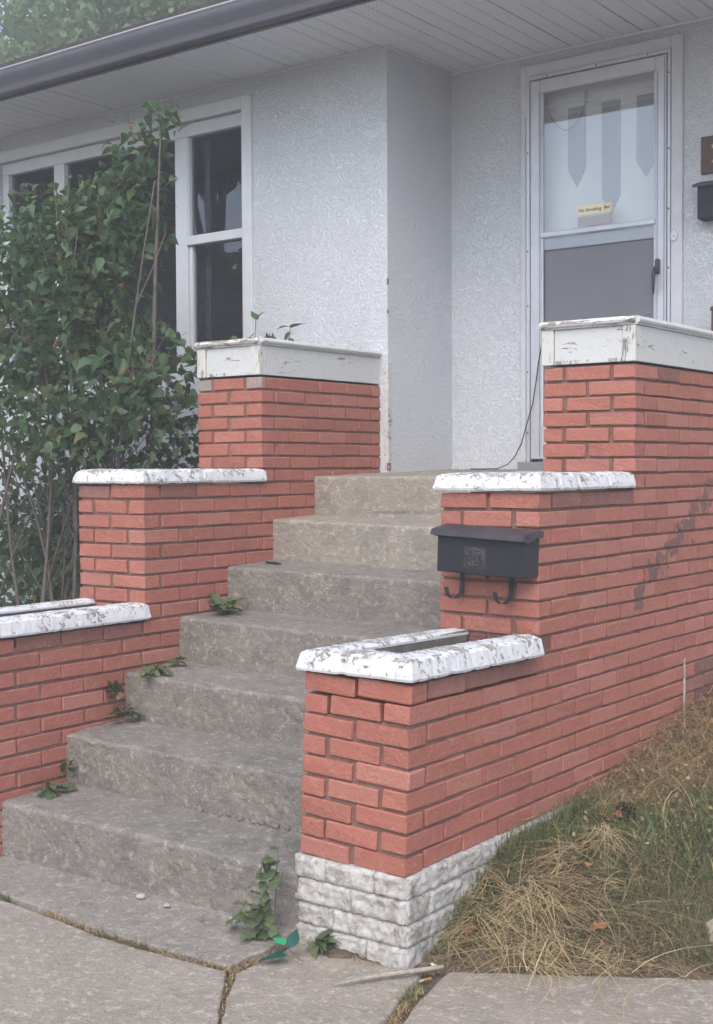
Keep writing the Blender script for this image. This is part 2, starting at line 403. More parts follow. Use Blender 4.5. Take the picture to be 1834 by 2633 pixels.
# ------------------------------------------------------------------ concrete steps
steps = thing('concrete_steps', 'flight of weathered grey concrete steps rising between two red brick walls', 'steps', (-1.13, 0, ZAPRON))
def step_mesh(i):
    yl, zt = STEP_Y[i], STEP_Z[i]; last = i == 6
    rise = .2052+.035; tread = .3223+.03 if not last else YD-STEP_Y[6]-.002
    sec = []; n1, n2 = 26, (36 if not last else 60); bev = .012
    for j in range(n1+1): sec.append((0, -rise+(rise-bev)*j/n1))
    for a in (25, 50, 75): sec.append((bev-bev*math.cos(R(a)), -bev+bev*math.sin(R(a))))
    rz = .014 if not last else .029
    for j in range(n2+1):
        t = j/n2; sec.append((bev+(tread-bev)*t, rz*t))
    xs = np.linspace(XL-.004, XP+.004, 170); V = []
    for x in xs:
        u = (x-XL)/(XP-XL); y0 = yl+.030*u; z0 = zt-.022*u*(1 if not last else .2)
        for q, (sy, sz) in enumerate(sec):
            p = (x, y0+sy, z0+sz)
            lo = fbm((x, p[1]*1.0, p[2]), 3, 3); hi = fbm(p, 22, 4); hh = fbm((x+9, p[1], p[2]), 55, 3)
            ero = (1.25, 1.15, .95, .75, .6, .4, .3)[i]*(.6+.9*max(0, min(1, .5+1.3*fbm((x, i*7.0, p[2]), 2.2, 2))))
            if q <= n1: dy, dz = .005*lo+(.0028*hi+.0026*hh)*ero, 0
            elif q <= n1+3: c = 1.2*ero*max(0, fbm((x, i*3, 0), 9, 4)-.05); dy, dz = .004*lo+.004*hi+.012*c, -.004*abs(hi)-.012*c
            else: dy, dz = 0, .003*lo+(.0016*hi+.0014*hh)*ero
            if last: dy *= .5; dz *= .5
            if last and q <= n1:
                cz = -.176+.010*fbm((x, 0, 4), 6, 3); dy += .010*max(0, 1-abs(sz-cz)/.006)*(1 if x > -1.5 else 0)
            V.append((x, p[1]+dy, p[2]+dz))
    m_ = len(sec); F = [(a*m_+b, (a+1)*m_+b, (a+1)*m_+b+1, a*m_+b+1) for a in range(len(xs)-1) for b in range(m_-1)]
    return mesh_np('step', V, F, None, 'step_concrete' if i < 5 else 'landing_concrete', True)
for i in range(7): part('step' if i < 6 else 'landing', step_mesh(i), None, steps)

# ------------------------------------------------------------------ bricks
BM = {}
def brick_mesh(sx, sy, sz):
    key = (round(sx/.003), round(sy/.003), round(sz/.003), random.randrange(5))
    if key not in BM:
        bm = bmesh.new(); box(bm, -sx/2, sx/2, -sy/2, sy/2, -sz/2, sz/2, bev=random.uniform(.0022, .004))
        for v in bm.verts: v.co += Vector((random.uniform(-1, 1), random.uniform(-1, 1), random.uniform(-1, 1)))*.0018
        if random.random() < .35:                         # a knocked corner
            c = random.choice(list(bm.verts)).co.copy()
            for v in bm.verts:
                if (v.co-c).length < .02: v.co *= .955
        me = bpy.data.meshes.new('brick'); bm.to_mesh(me); bm.free(); BM[key] = me
    return BM[key]
BMAT = {}
def brick(parent, x0, x1, y0, y1, z0, z1, mat='brick', lean=0.0, pitch=0.0):
    me = brick_mesh(x1-x0, y1-y0, z1-z0)
    if (me.name, mat) not in BMAT:
        c = me.copy(); c.materials.append(M[mat]); BMAT[(me.name, mat)] = c
    j = lambda a: random.uniform(-a, a)
    return obj('brick', BMAT[(me.name, mat)], None, parent, ((x0+x1)/2+j(.0015), (y0+y1)/2+j(.0015), (z0+z1)/2+j(.001)),
               (pitch+j(.004), lean+j(.004), j(.005)))
JT = .0105

# ---- right wall
wall_r = thing('brick_stair_wall', 'right stepped red painted brick stair wall with a black mailbox on its middle pillar', 'brick wall')
def rz(k, y):                                            # bottom of course k+1 (k courses from the brick bottom)
    if k <= 9: return k*(.0661-.0017*min(1, max(0, y/.8)))
    if k <= 18: return .5796+(k-9)*(1.1515-.5796)/9
    return 1.1515+(k-18)*(1.6495-1.1515)/8
def rlean(k, y):
    return .041*max(0, 1-y/.8)+.004 if k <= 9 else .0056
def row_front(wall, k, yf, pattern, zfun, lf, xr, w, mat):
    z0, z1 = zfun(k-1, yf), zfun(k, yf)-JT; ln = lf(k, yf); dx = ln*(z0+z1)/2
    cuts = [(-w, -w+.194), (-w+.2115, 0)] if pattern == 's' else [(-w, -w+.088), (-w+.104, -w+.298), (-w+.3165, 0)]
    for n, (a, b) in enumerate(cuts):
        lastc = n == len(cuts)-1
        a += random.uniform(-.003, .003) if n else 0
        if lastc and pattern == 'h': continue             # the head of the side stretcher
        mt = mat(k, 'f', n)
        brick(wall, xr+a+dx, xr+b+dx, yf, yf+(.09 if n or pattern == 's' else .1), z0, z1, mt, ln)
def row_side(wall, k, yf, yend, pattern, zfun, lf, xr, mat, pitch=.224):
    y = yf; n = 0
    while y < yend-.03:
        L = .216
        if n == 0: L = .2125 if pattern == 'h' else .097
        y1 = min(y+L+random.uniform(-.004, .004), yend)
        yc = (y+y1)/2; z0, z1 = zfun(k-1, yc), zfun(k, yc)-JT; ln = lf(k, yc); dx = ln*(z0+z1)/2
        sl_ = (zfun(k-1, y1)-zfun(k-1, y))/(y1-y)
        if not (n == 0 and pattern == 's'):               # that head belongs to the front stretcher
            x0 = xr-(.094 if n == 0 else .08)
            brick(wall, x0+dx, xr+dx, y, y1, z0, z1, mat(k, 's', (n, yc)), ln, math.atan(sl_))
        y = y1+.0075; n += 1
def rmat(k, face, n):
    if face == 's':
        n, yc = n
        if k <= 6 and yc > 2.13: return 'brick_dark'
        if k == 9 and yc < .75 or k == 18 and .85 < yc < 1.55: return 'brick_stained'
        if k == 26 and 1.8 < yc < 2.1: return 'brick_stained'
    if face == 'f' and k == 10: return 'brick_dark'
    return 'brick'
for k_ in range(1, 27):
    yf = 0 if k_ <= 9 else Y2 if k_ <= 18 else Y3
    pat = ('s' if k_ % 2 else 'h') if k_ <= 9 else ('h' if k_ % 2 else 's') if k_ <= 18 else ('s' if k_ % 2 else 'h')
    row_front(wall_r, k_, yf, pat, rz, rlean, 0, .41, rmat)
    row_side(wall_r, k_, yf, 3.06, pat, rz, rlean, 0, rmat)
# mortar core
def core(segs, lf):
    bm = bmesh.new()
    for (x0, x1, y0, y1, z0, z1) in segs:
        for v in box(bm, x0, x1, y0, y1, z0, z1): v.co.x += lf(v.co.y, v.co.z)
    return bm
lr = lambda y, z: (rlean(9, y)*z if z < .62 else .0056*z)
part('mortar', core([(XP+.012, -.0105, .0125, Y2+.02, -.03, .46), (XP+.009, -.0105, Y2+.0115, Y3+.02, -.03, 1.128), (XP+.009, -.0108, Y3+.0115, 3.07, -.03, 1.645)], lr), 'mortar', wall_r)
part('mortar_bead', boxes([(-.004, .004, 2.108, 2.122, .06, .41)], .003), 'stone_paint', wall_r)
# the face towards the stairs, hardly seen from here
def hidden_face(x, rows, zfun, ys, yend, sgn):
    bm = bmesh.new()
    for k2 in rows:
        y = ys(k2) + (.11 if k2 % 2 else .22)
        while y < yend:
            y1 = min(y+.216, yend); box(bm, *(sorted((x, x-sgn*.08))), y, y1, zfun(k2-1, y), zfun(k2, y)-JT); y = y1+.008
    return bm
tag(part('inner_brickwork', hidden_face(XP, range(1, 27), rz, lambda k2: 0 if k2 <= 9 else Y2 if k2 <= 18 else Y3, 3.05, -1), 'brick', wall_r), kind='stuff')

# ---- left wall
wall_l = thing('brick_stair_wall', 'left stepped red painted brick stair wall beside the leafy shrub', 'brick wall')
def lz(k, y=0):
    if k <= 9: return .592-(9-k)*.0655
    if k <= 18: return .592+(k-9)*(1.173-.592)/9
    return 1.173+(k-18)*(1.677-1.173)/8
def lmat(k, face, n):
    if face == 's':
        n, yc = n
        if k == 9 and yc < .62 and random.random() < .8 or k == 18 and .72 < yc < 1.0 and n: return 'brick_stained'
        if k == 8 and .28 < yc < .45: return 'brick_stained'
    if face == 'f':
        if k == 26 and n in (0, 2): return 'brick_bare'
        if k == 18 and n == 0: return 'brick_stained'
    return 'brick'
LW = .4128
for k_ in range(-3, 27):
    yf = -.07 if k_ <= 9 else YL2 if k_ <= 18 else YL3
    pat = ('s' if k_ % 2 else 'h') if k_ <= 9 else ('h' if k_ % 2 else 's') if k_ <= 18 else ('s' if k_ % 2 else 'h')
    row_front(wall_l, k_, yf, pat, lz, lambda k, y: 0.0, XL, LW, lmat)
    row_side(wall_l, k_, yf, YW+.02, pat, lz, lambda k, y: 0.0, XL, lmat)
brick(wall_l, XL-.0935, XL+.0005, YL3-.0005, YL3+.03, lz(25)+.0005, lz(26)-JT, 'brick_bare')
part('mortar', core([(XL-LW+.009, XL-.008, -.058, YL2+.02, -.33, .545), (XL-LW+.009, XL-.008, YL2+.0105, YL3+.02, -.3, 1.15), (XL-LW+.009, XL-.0083, YL3+.0105, YW+.03, -.3, 1.67)], lambda y, z: 0), 'mortar', wall_l)
tag(part('outer_brickwork', hidden_face(XL-LW, range(1, 27), lz, lambda k2: -.07 if k2 <= 9 else YL2 if k2 <= 18 else YL3, YW, -1), 'brick', wall_l), kind='stuff')

# ---- concrete copings
def coping(wall, pts, zb, dx=0.0, slope=0.0, seed=0, inner=.105, h=.068):
    prof_ = [(-inner, h-.02), (-inner, h-.012), (-inner+.01, h-.002), (-.04, h), (-.006, h-.005), (.008, h-.014), (.017, .020), (.020, .006), (.017, -.002), (-.02, -.001)]
    P = [Vector(p) for p in pts]; st = []
    for i in range(len(P)):
        d0 = (P[i]-P[i-1]).normalized() if i else None; d1 = (P[i+1]-P[i]).normalized() if i < len(P)-1 else None
        d0 = d0 or d1; d1 = d1 or d0
        n0 = Vector((d0.y, -d0.x)); n1 = Vector((d1.y, -d1.x)); mt = (n0+n1).normalized(); mt /= mt.dot(n1)
        st.append((P[i], mt))
    full = []
    for (a, ma), (b, mb) in zip(st, st[1:]):
        n = max(2, int((b-a).length/.011))
        for i in range(n): full.append((a.lerp(b, i/n), ma.lerp(mb, i/n)))
    full.append(st[-1]); V = []; m_ = len(prof_)
    for (p, mt) in full:
        wob = .0018*fbm((p.x, p.y, seed), 7)
        for q, (o, z) in enumerate(prof_):
            c = p+mt*o; w = Vector((c.x+dx, c.y, zb+z-slope*p.y))
            if 1 <= q <= 8:
                n_ = .6*fbm((w.x, w.y, w.z+seed), 40, 4); c2 = .55*max(0, fbm((w.x, w.y, seed+5), 16, 3)-.3)
                w.z += .0035*n_-(.012*c2 if q in (6, 7, 8) else .003*c2)*(-1 if q >= 7 else 1)+(wob if q < 6 else wob*.4)
                w.x += mt.x*(.003*n_-.01*c2*(q >= 4)); w.y += mt.y*(.003*n_-.01*c2*(q >= 4))
            V.append(w)
    F = [(a*m_+b, a*m_+(b+1) % m_, (a+1)*m_+(b+1) % m_, (a+1)*m_+b) for a in range(len(full)-1) for b in range(m_)]
    me = bpy.data.meshes.new('coping'); L = len(full)-1
    me.from_pydata([tuple(v) for v in V], [], [f for f in F]+[tuple(range(m_))[::-1], tuple(L*m_+q for q in range(m_))]); me.update()
    me.materials.append(M['cap_paint']); bm = bmesh.new(); bm.from_mesh(me); bmesh.ops.recalc_face_normals(bm, faces=bm.faces[:]); bm.to_mesh(me); bm.free()
    return part('coping', me, None, wall)
coping(wall_r, [(XP, .815), (XP, 0), (0, 0), (0, .79)], .597, .0245, .019, 0)
coping(wall_r, [(XP, 1.59), (XP, Y2), (0, Y2), (0, 1.57)], 1.154, .006, 0, 3, h=.062)
coping(wall_l, [(XL-LW, YL2-.005), (XL-LW, -.07), (XL, -.07), (XL, YL2+.018)], .594, 0, 0, 7)
coping(wall_l, [(XL-LW, 1.48), (XL-LW, YL2), (XL, YL2), (XL, 1.50)], 1.175, 0, 0, 11, h=.06)
part('planter_lining', boxes([(XP+.085, XP+.128, .09, .81, .44, .646), (-.085, -.042, .09, .81, .44, .636), (XP+.1285, -.0855, .085, .112, .44, .646)], .003), 'mortar_grey', wall_r)
for q in ((XP+.09, -.08, .09, .81, .40, .50), (XP+.09, -.09, Y2+.09, 1.59, 1.05, 1.14)): part('planter_soil', boxes([q]), 'soil', wall_r)
for q in ((XL-LW+.09, XL-.09, .02, .71, .5, .575), (XL-LW+.09, XL-.09, YL2+.09, 1.48, 1.05, 1.155)): part('planter_soil', boxes([q]), 'soil', wall_l)
for a, b in ((XL-LW+.085, XL-LW+.128), (XL-.128, XL-.085)): part('planter_lining', boxes([(a, b, .02, .712, .5, .632)], .003), 'mortar_grey', wall_l)

# ---- rough white stone base of the right wall
def stone_mesh(L, H, D, seed):
    nu, nv = max(8, int(L/.009)), max(6, int(H/.008)); V = []; F = []
    for j in range(nv+1):
        for i in range(nu+1):
            u, v = i/nu, j/nv; x = (u-.5)*L; z = (v-.5)*H
            e = min(u*L, (1-u)*L, v*H, (1-v)*H); ed = min(1, e/.006)
            f = .6*fbm((x+seed*3.7, z*1.4, seed), 13, 5)+.5*fbm((x+seed*1.7, z*1.3, seed+8), 48, 3); s2 = abs(fbm((x*1.0+z*.8+seed, z*2-x*.5, seed*2), 17, 3))
            lg = (z*60+x*9+1.2*f+seed) % 1.0; d = ed**.25*(.006+.012*f+.009*max(0, .4-s2)+.004*lg)
            V.append((x+.002*f*(0 < i < nu), -d, z+.002*f*(0 < j < nv)))
    n = len(V); w = nu+1
    for j in range(nv):
        for i in range(nu): F.append((j*w+i, j*w+i+1, (j+1)*w+i+1, (j+1)*w+i))
    ring = [i for i in range(w)]+[(j+1)*w-1 for j in range(1, nv+1)]+[nv*w+i for i in range(nu-1, -1, -1)]+[j*w for j in range(nv-1, 0, -1)]
    b0 = n
    for r_ in ring: V.append((V[r_][0], D, V[r_][2]))
    for a in range(len(ring)):
        b = (a+1) % len(ring); F.append((ring[b], ring[a], b0+a, b0+b))
    return mesh_np('stone', V, F, None, 'stone_paint', False)
zr = [-.31, -.218, -.148, -.072, -.002]
fr = [[-.14], [-.27, -.03], [-.20], [-.30, -.11]]
for r_ in range(4):
    xs = [-.425]+fr[r_]+[.004]
    for a, b in zip(xs, xs[1:]):
        part('stone', stone_mesh(b-a+.002, zr[r_+1]-zr[r_]+.001, .07, random.random()*50), None, wall_r, loc=((a+b)/2, -.006, (zr[r_]+zr[r_+1])/2))
    ys = [-.004, (.17, .27, .12, .22)[r_]]
    while ys[-1] < 1.3: ys.append(ys[-1]+.3)
    for a, b in zip(ys, ys[1:]):
        part('stone', stone_mesh(b-a+.002, zr[r_+1]-zr[r_]+.001, .07, random.random()*50), None, wall_r, loc=(.004, (a+b)/2, (zr[r_]+zr[r_+1])/2), rot=(0, 0, R(90)))
part('base_core', boxes([(-.42, -.001, .0, 3.05, -.34, -.004)]), 'stone_paint', wall_r)

# ---- wooden planter boxes on the top pillars
def planter(label, x0, x1, yf, yb, z0, z1, side):
    t = thing('wooden_planter_box', label, 'planter box', ((x0+x1)/2, yf, z0))
    H = z1-z0; rail = .034; zt = z1-rail
    part('front_board', boxes([(x0+.058, x1-.058, yf+.004, yf+.022, z0+.001, zt)], .0015), 'wood_paint', t)
    part('bottom_strip', boxes([(x0+.06, x1-.06, yf-.001, yf+.0035, z0+.001, z0+.016)], .001), 'wood_worn', t)
    for a in (x0, x1-.056): part('corner_post', boxes([(a, a+.056, yf-.004, yf+.05, z0, zt)], .002), 'wood_worn', t)
    part('side_board', boxes([(x1-.02, x1-.001, yf+.0505, yb, z0+.001, zt)], .0015), 'wood_paint', t)
    part('side_board', boxes([(x0+.001, x0+.02, yf+.0505, yb, z0+.001, zt)], .0015), 'wood_paint', t)
    def rl(pts):
        pr_ = [(-.055, 0), (-.055, rail), (.006, rail), (.014, rail-.004), (.020, rail*.55), (.016, rail*.28), (.008, rail*.2), (.006, 0)]
        V = []; st = []
        P = [Vector(p) for p in pts]
        for i in range(len(P)):
            d0 = (P[i]-P[i-1]).normalized() if i else (P[1]-P[0]).normalized(); d1 = (P[i+1]-P[i]).normalized() if i < len(P)-1 else d0
            n0 = Vector((d0.y, -d0.x)); n1 = Vector((d1.y, -d1.x)); mt = (n0+n1).normalized(); mt /= mt.dot(n1); st.append(mt)
        for p, mt in zip(P, st):
            for o, z in pr_: V.append((p.x+mt.x*o, p.y+mt.y*o, zt+.001+z))
        m_ = len(pr_)
        F = [(a*m_+b, a*m_+(b+1) % m_, (a+1)*m_+(b+1) % m_, (a+1)*m_+b) for a in range(len(P)-1) for b in range(m_)]
        me = bpy.data.meshes.new('rail'); L = len(P)-1
        me.from_pydata(V, [], F+[tuple(range(m_))[::-1], tuple(L*m_+q for q in range(m_))]); me.update()
        bm = bmesh.new(); bm.from_mesh(me); bmesh.ops.recalc_face_normals(bm, faces=bm.faces[:]); bm.to_mesh(me); bm.free(); return me
    part('top_rail', rl([(x0, yf), (x1, yf)]), 'rail_worn', t)
    part('top_rail', rl([(x1, yf+.0005), (x1, yb)]), 'wood_paint', t)
    part('top_rail', rl([(x0, yb), (x0, yf+.0005)]), 'wood_paint', t)
    part('soil', boxes([(x0+.03, x1-.03, yf+.03, yb, z0+.01, z1-.05)]), 'soil', t)
planter('white wooden planter box on the right brick pillar in front of the door', -.408, .011, Y3-.002, 3.06, 1.652, 1.83, 1)
planter('white wooden planter box on the left brick pillar below the window', -2.257, -1.850, YL3-.002, YW-.003, 1.679, 1.853, -1)

# ------------------------------------------------------------------ the house
house = thing('house', 'low white stucco house with wide grey soffit and dark gutter', 'house', (-2, YW, 0))
WX0, WX1, WZ0, WZ1 = -4.985, -2.80, 1.74, 3.284
def wallpart(lst, name='wall', mat='stucco'): return part(name, boxes(lst), mat, house)
wallpart([(-9, WX0, YW, YW+.2, -.3, ZS), (WX1, XC-.0005, YW, YW+.2, -.3, ZS), (WX0, WX1, YW, YW+.2, -.3, WZ0), (WX0, WX1, YW, YW+.2, WZ1, ZS)])
wallpart([(XC-.2, XC, YW+.2005, YD+.2, -.3, ZS), (XC-.0006, XC, YW+.0012, YW+.2006, 1.0, ZS)])
DX0, DX1, DZ1 = -1.30, -.447, 3.36
wallpart([(XC, DX0, YD, YD+.2, -.3, ZS), (DX1, 4, YD, YD+.2, -.3, ZS), (DX0, DX1, YD, YD+.2, DZ1, ZS)])
# flaking corner of the stucco
bm = bmesh.new(); zz = np.arange(1.225, 1.80, .012); prev = None
for z in zz:
    w = .028+.012*fbm((0, 0, z), 20, 3); a = bm.verts.new((XC-w, YW-.0015-.002*abs(fbm((3, 0, z), 30)), z)); b = bm.verts.new((XC+.004+.003*fbm((1, 0, z), 40), YW-.005-.004*fbm((2, 0, z), 35), z)); c = bm.verts.new((XC+.0025, YW+.03+.008*fbm((5, 0, z), 25), z))
    if prev: bm.faces.new((prev[0], prev[1], b, a)); bm.faces.new((prev[1], prev[2], c, b))
    prev = (a, b, c)
part('corner_plaster', bm, 'corner_flake', house)
for q in ((XC-.006, XC+.004, YW-.008, YW+.02, 1.22, 1.262), (XC-.004, XC+.005, YW-.004, YW+.008, 1.50, 1.525), (XC-.004, XC+.005, YW-.004, YW+.006, 2.2, 2.235), (XC-.004, XC+.005, YW-.004, YW+.006, 2.05, 2.07)): part('corner_plaster_chip', boxes([q], .003), 'mortar', house)
# interior, closed and unlit
wallpart([(-8.8, 4, 6.4, 6.5, -.2, ZS), (-9, -8.8, YW+.2, 6.5, -.2, ZS), (4, 4.2, YD, 6.5, -.3, ZS)], 'rear_wall')
part('interior_room', boxes([(-5.6, -2.2, YW+1.6, YW+1.66, .9, 3.44), (-5.6, -5.54, YW+.21, YW+1.6, .9, 3.44), (-2.2, -2.14, YW+.21, YW+1.66, .9, 3.44), (-5.6, -2.2, YW+.21, YW+1.6, .9, .95)]), 'interior', house)
part('interior_hall', boxes([(-1.5, -.2, YD+.9, YD+.96, 1.0, 3.44), (-1.5, -1.45, YD+.21, YD+.9, 1.0, 3.44), (-.25, -.2, YD+.21, YD+.9, 1.0, 3.44)]), 'interior', house)
# soffit planks
YG = 1.86
sf = part('soffit', boxes([(-9.2, 4.3, YG-.02, 6.6, ZS+.016, ZS+.04)]), 'white_trim', house)
x = -1.437-.2005*38; pm = {}
while x < 4.1:
    y1 = YW-.0 if x+.2 < XC-.02 else YD
    key = round(y1, 2)
    if key not in pm:
        b = bmesh.new(); L = y1-YG
        for q in range(2): box(b, .0035+q*.0985, .0035+.0950+q*.0985, 0, L, 0, .008, bev=.003)
        box(b, .002, .198, .002, L-.002, .006, .0135)
        mm = bpy.data.meshes.new('soffit_panel'); b.to_mesh(mm); b.free(); mm.materials.append(M['soffit']); pm[key] = mm
    o = obj('soffit_panel', pm[key], None, sf, (x, YG, ZS+.0004+random.uniform(0, .0015)))
    o.matrix_parent_inverse = Matrix.Identity(4); x += .2005
sf.matrix_parent_inverse = Matrix.Translation(-house.location)
for ch in sf.children: ch.matrix_parent_inverse = Matrix.Identity(4)
part('soffit_channel', boxes([(-9, XC-.03, YW-.012, YW-.0005, ZS-.010, ZS), (XC+.001, 4, YD-.012, YD-.0005, ZS-.010, ZS), (XC+.0005, XC+.012, YW-.012, YD-.012, ZS-.010, ZS)]), 'soffit', house)
# fascia, gutter, roof edge
part('fascia', boxes([(-9.3, 4.3, YG-.022, YG-.002, ZS-.012, ZS+.17)]), 'gutter_metal', house)
def sweep(prof_, x0, x1, n=90):
    V = []; m_ = len(prof_)
    for i in range(n+1):
        x_ = x0+(x1-x0)*i/n; s_ = .006*fbm((x_, 0, 0), .6, 2)
        for (y_, z_) in prof_: V.append((x_, y_, z_+s_))
    return mesh_np('sweep', V, [(a*m_+b, (a+1)*m_+b, (a+1)*m_+b+1, a*m_+b+1) for a in range(n) for b in range(m_-1)])
gz = ZS-.006
gp = [(YG-.024, gz+.135), (YG-.024, gz+.002), (YG-.085, gz), (YG-.090, gz+.012), (YG-.090, gz+.035), (YG-.096, gz+.045), (YG-.112, gz+.075), (YG-.122, gz+.092), (YG-.124, gz+.125), (YG-.120, gz+.130), (YG-.112, gz+.128)]
part('gutter', sweep(gp, -9.3, 4.3), 'gutter_metal', house)
part('gutter_lip', sweep([(YG-.1245, gz+.122), (YG-.130, gz+.126), (YG-.130, gz+.133), (YG-.120, gz+.136), (YG-.112, gz+.133)], -9.3, 4.3), 'gutter_lip', house)
rf = bmesh.new(); sl_ = math.tan(R(17)); y0_, z0_ = YG-.085, gz+.148
a = [rf.verts.new(v) for v in ((-9.4, y0_, z0_), (4.4, y0_, z0_), (4.4, 6.6, z0_+sl_*(6.6-y0_)), (-9.4, 6.6, z0_+sl_*(6.6-y0_)))]
rf.faces.new(a); r_ = bmesh.ops.extrude_face_region(rf, geom=rf.faces[:])
for v in [q for q in r_['geom'] if isinstance(q, bmesh.types.BMVert)]: v.co.z += .028
bmesh.ops.recalc_face_normals(rf, faces=rf.faces[:]); part('roof', rf, 'roof_shingle', house)
rf = bmesh.new(); zt_ = z0_+sl_*(6.6-y0_)
for xx in (-9.2, 4.2):
    v = [rf.verts.new(q) for q in ((xx, YG, ZS+.05), (xx, 6.6, ZS+.05), (xx, 6.6, zt_))]; rf.faces.new(v)
v = [rf.verts.new(q) for q in ((-9.2, 6.6, -.3), (4.2, 6.6, -.3), (4.2, 6.6, zt_), (-9.2, 6.6, zt_))]; rf.faces.new(v)
part('gable_end', rf, 'stucco', house)

# ---- front window
yo = YW
win = part('window', boxes([(WX1, WX1+.072, yo-.022, yo+.06, WZ0-.07, 3.358), (WX0-.07, WX1-.0005, yo-.022, yo+.06, WZ1, 3.358), (WX0-.07, WX0, yo-.022, yo+.06, WZ0-.07, WZ1-.0005), (WX0+.0005, WX1-.0005, yo-.04, yo+.06, WZ0-.07, WZ0)], .003), 'window_white', house)
def sub(name, me, mat, par, **kw):
    o = obj(name, me, mat, par, **kw); o.matrix_parent_inverse = Matrix.Identity(4); return o
win.matrix_parent_inverse = Matrix.Translation(-house.location)
yf0, yf1 = yo+.022, yo+.075
FR = [(WX0+.0005, WX1-.0005, yf0, yf1, 3.207, WZ1-.0005), (WX0+.0005, WX1-.0005, yf0, yf1, WZ0+.0005, WZ0+.07), (-3.372, -3.272, yf0+.001, yf1, WZ0+.071, 3.206), (-4.466, -4.367, yf0+.001, yf1, WZ0+.071, 3.206), (WX0+.001, -4.925, yf0+.001, yf1, WZ0+.071, 3.206), (WX1-.012, WX1-.001, yf0+.001, yf1, WZ0+.071, 3.206)]
sub('window_frame', boxes(FR, .003), 'window_white', win)
sub('sash_rail', boxes([(-3.271, WX1-.0125, yf0-.008, yf1, 2.563, 2.618), (-3.271, -3.262, yf0+.006, yf1, 2.6185, 3.206), (-3.271, -3.245, yf0+.012, yf1, WZ0+.071, 2.5625)], .003), 'window_white', win)
for (a, b, c, d) in ((-3.268, WX1-.005, 2.59, 3.21), (-3.268, WX1-.005, WZ0+.06, 2.59), (-4.37, -3.37, WZ0+.06, 3.21), (-4.93, -4.46, WZ0+.06, 3.21)):
    yy = yf1-.02
    o = sub('pane', boxes([(a, b, yy, yy+.004, c, d)]), 'window_glass', win); o.rotation_euler = (0, 0, 0)
sub('blind_edge', boxes([(-3.23, -3.19, yf1+.06, yf1+.07, WZ0+.1, 3.2)]), 'aluminium_dark_or_shaded', win)

# ---- entrance: casing, storm door, inner door
cas = part('door_casing', boxes([(-1.333, -1.2985, YD-.024, YD+.01, 1.225, 3.394), (-.4705, -.412, YD-.024, YD+.01, 1.225, 3.394), (-1.298, -.471, YD-.024, YD+.01, 3.335, 3.394)], .002), 'door_trim', house)
cas.matrix_parent_inverse = Matrix.Translation(-house.location)
sub('threshold', boxes([(-1.342, -.40, YD-.05, YD+.15, 1.2175, 1.262)], .003), 'aluminium_dark_or_shaded', cas)
sd_ = part('storm_door', boxes([(-1.270, -1.209, YD-.034, YD-.006, 1.276, 3.305), (-.552, -.493, YD-.034, YD-.006, 1.276, 3.305), (-1.2085, -.5525, YD-.034, YD-.006, 3.236, 3.305), (-1.2085, -.5525, YD-.034, YD-.006, 1.276, 1.46)], .004), 'aluminium', house)
sd_.matrix_parent_inverse = Matrix.Translation(-house.location)
sub('door_frame', boxes([(-1.2965, -1.276, YD-.032, YD, 1.262, 3.332), (-.487, -.4725, YD-.032, YD, 1.262, 3.332), (-1.2755, -.4875, YD-.032, YD, 3.312, 3.332)], .002), 'aluminium', sd_)
sub('hinge_strip', boxes([(-1.302, -1.2985, YD-.040, YD-.0245, 1.27, 3.12)], .001), 'white_trim', sd_)
sub('stile_groove', boxes([(-.5405, -.5375, YD-.0365, YD-.0345, 1.3, 3.24), (-.5045, -.500, YD-.0365, YD-.0345, 1.3, 3.29), (-1.215, -1.212, YD-.0365, YD-.0345, 1.3, 3.24)]), 'aluminium_dark_or_shaded', sd_)
sub('inner_stop', boxes([(-1.2085, -1.1985, YD-.026, YD-.01, 1.4605, 3.2355), (-.5625, -.5525, YD-.026, YD-.01, 1.4605, 3.2355)], .002), 'white_trim', sd_)
sub('meeting_rail', boxes([(-1.2085, -.5525, YD-.038, YD-.0265, 2.463, 2.491)], .004), 'aluminium', sd_)
sub('glass_pane', boxes([(-1.198, -.563, YD-.017, YD-.013, 2.40, 3.236)]), 'door_glass', sd_)
sub('glass_bottom_rail', boxes([(-1.198, -.563, YD-.012, YD-.004, 2.395, 2.462)], .003), 'aluminium_dark_or_shaded', sd_)  # dark colour paints in the shadow on this recessed rail
sub('screen', boxes([(-1.198, -.563, YD-.003, YD+.001, 1.45, 2.42)]), 'screen', sd_)
sub('closer_bar', boxes([(-1.19, -.57, YD+.004, YD+.008, 3.162, 3.168)]), 'aluminium', sd_)
hb = bmesh.new(); box(hb, -.548, -.522, YD-.050, YD-.0345, 2.208, 2.284, bev=.005)
box(hb, -.545, -.527, YD-.072, YD-.050, 2.214, 2.245, bev=.004)
sub('handle', hb, 'handle_dark', sd_)
sub('handle_lever', tube_mesh('lever', [([(-.535, YD-.068, 2.232), (-.539, YD-.076, 2.20), (-.542, YD-.076, 2.15), (-.543, YD-.070, 2.105)], [.010, .0105, .008, .0045])], 8), 'handle_dark', sd_)
sc = bmesh.new(); bmesh.ops.create_uvsphere(sc, u_segments=8, v_segments=5, radius=.0048); scm = bpy.data.meshes.new('screw'); sc.to_mesh(scm); sc.free(); scm.materials.append(M['handle_dark'])
for (a, z) in ((-1.168, 3.322), (-.882, 3.322), (-.596, 3.322), (-.480, 3.211), (-.480, 2.833), (-.480, 2.533), (-.480, 2.236), (-1.287, 2.40), (-1.287, 2.106), (-1.287, 2.926), (-1.287, 1.75), (-1.287, 1.42)):
    sub('screw', scm, None, sd_, loc=(a, YD-.032, z))
ind = bmesh.new(); box(ind, -1.29, -.455, YD+.09, YD+.13, 1.26, 3.36)
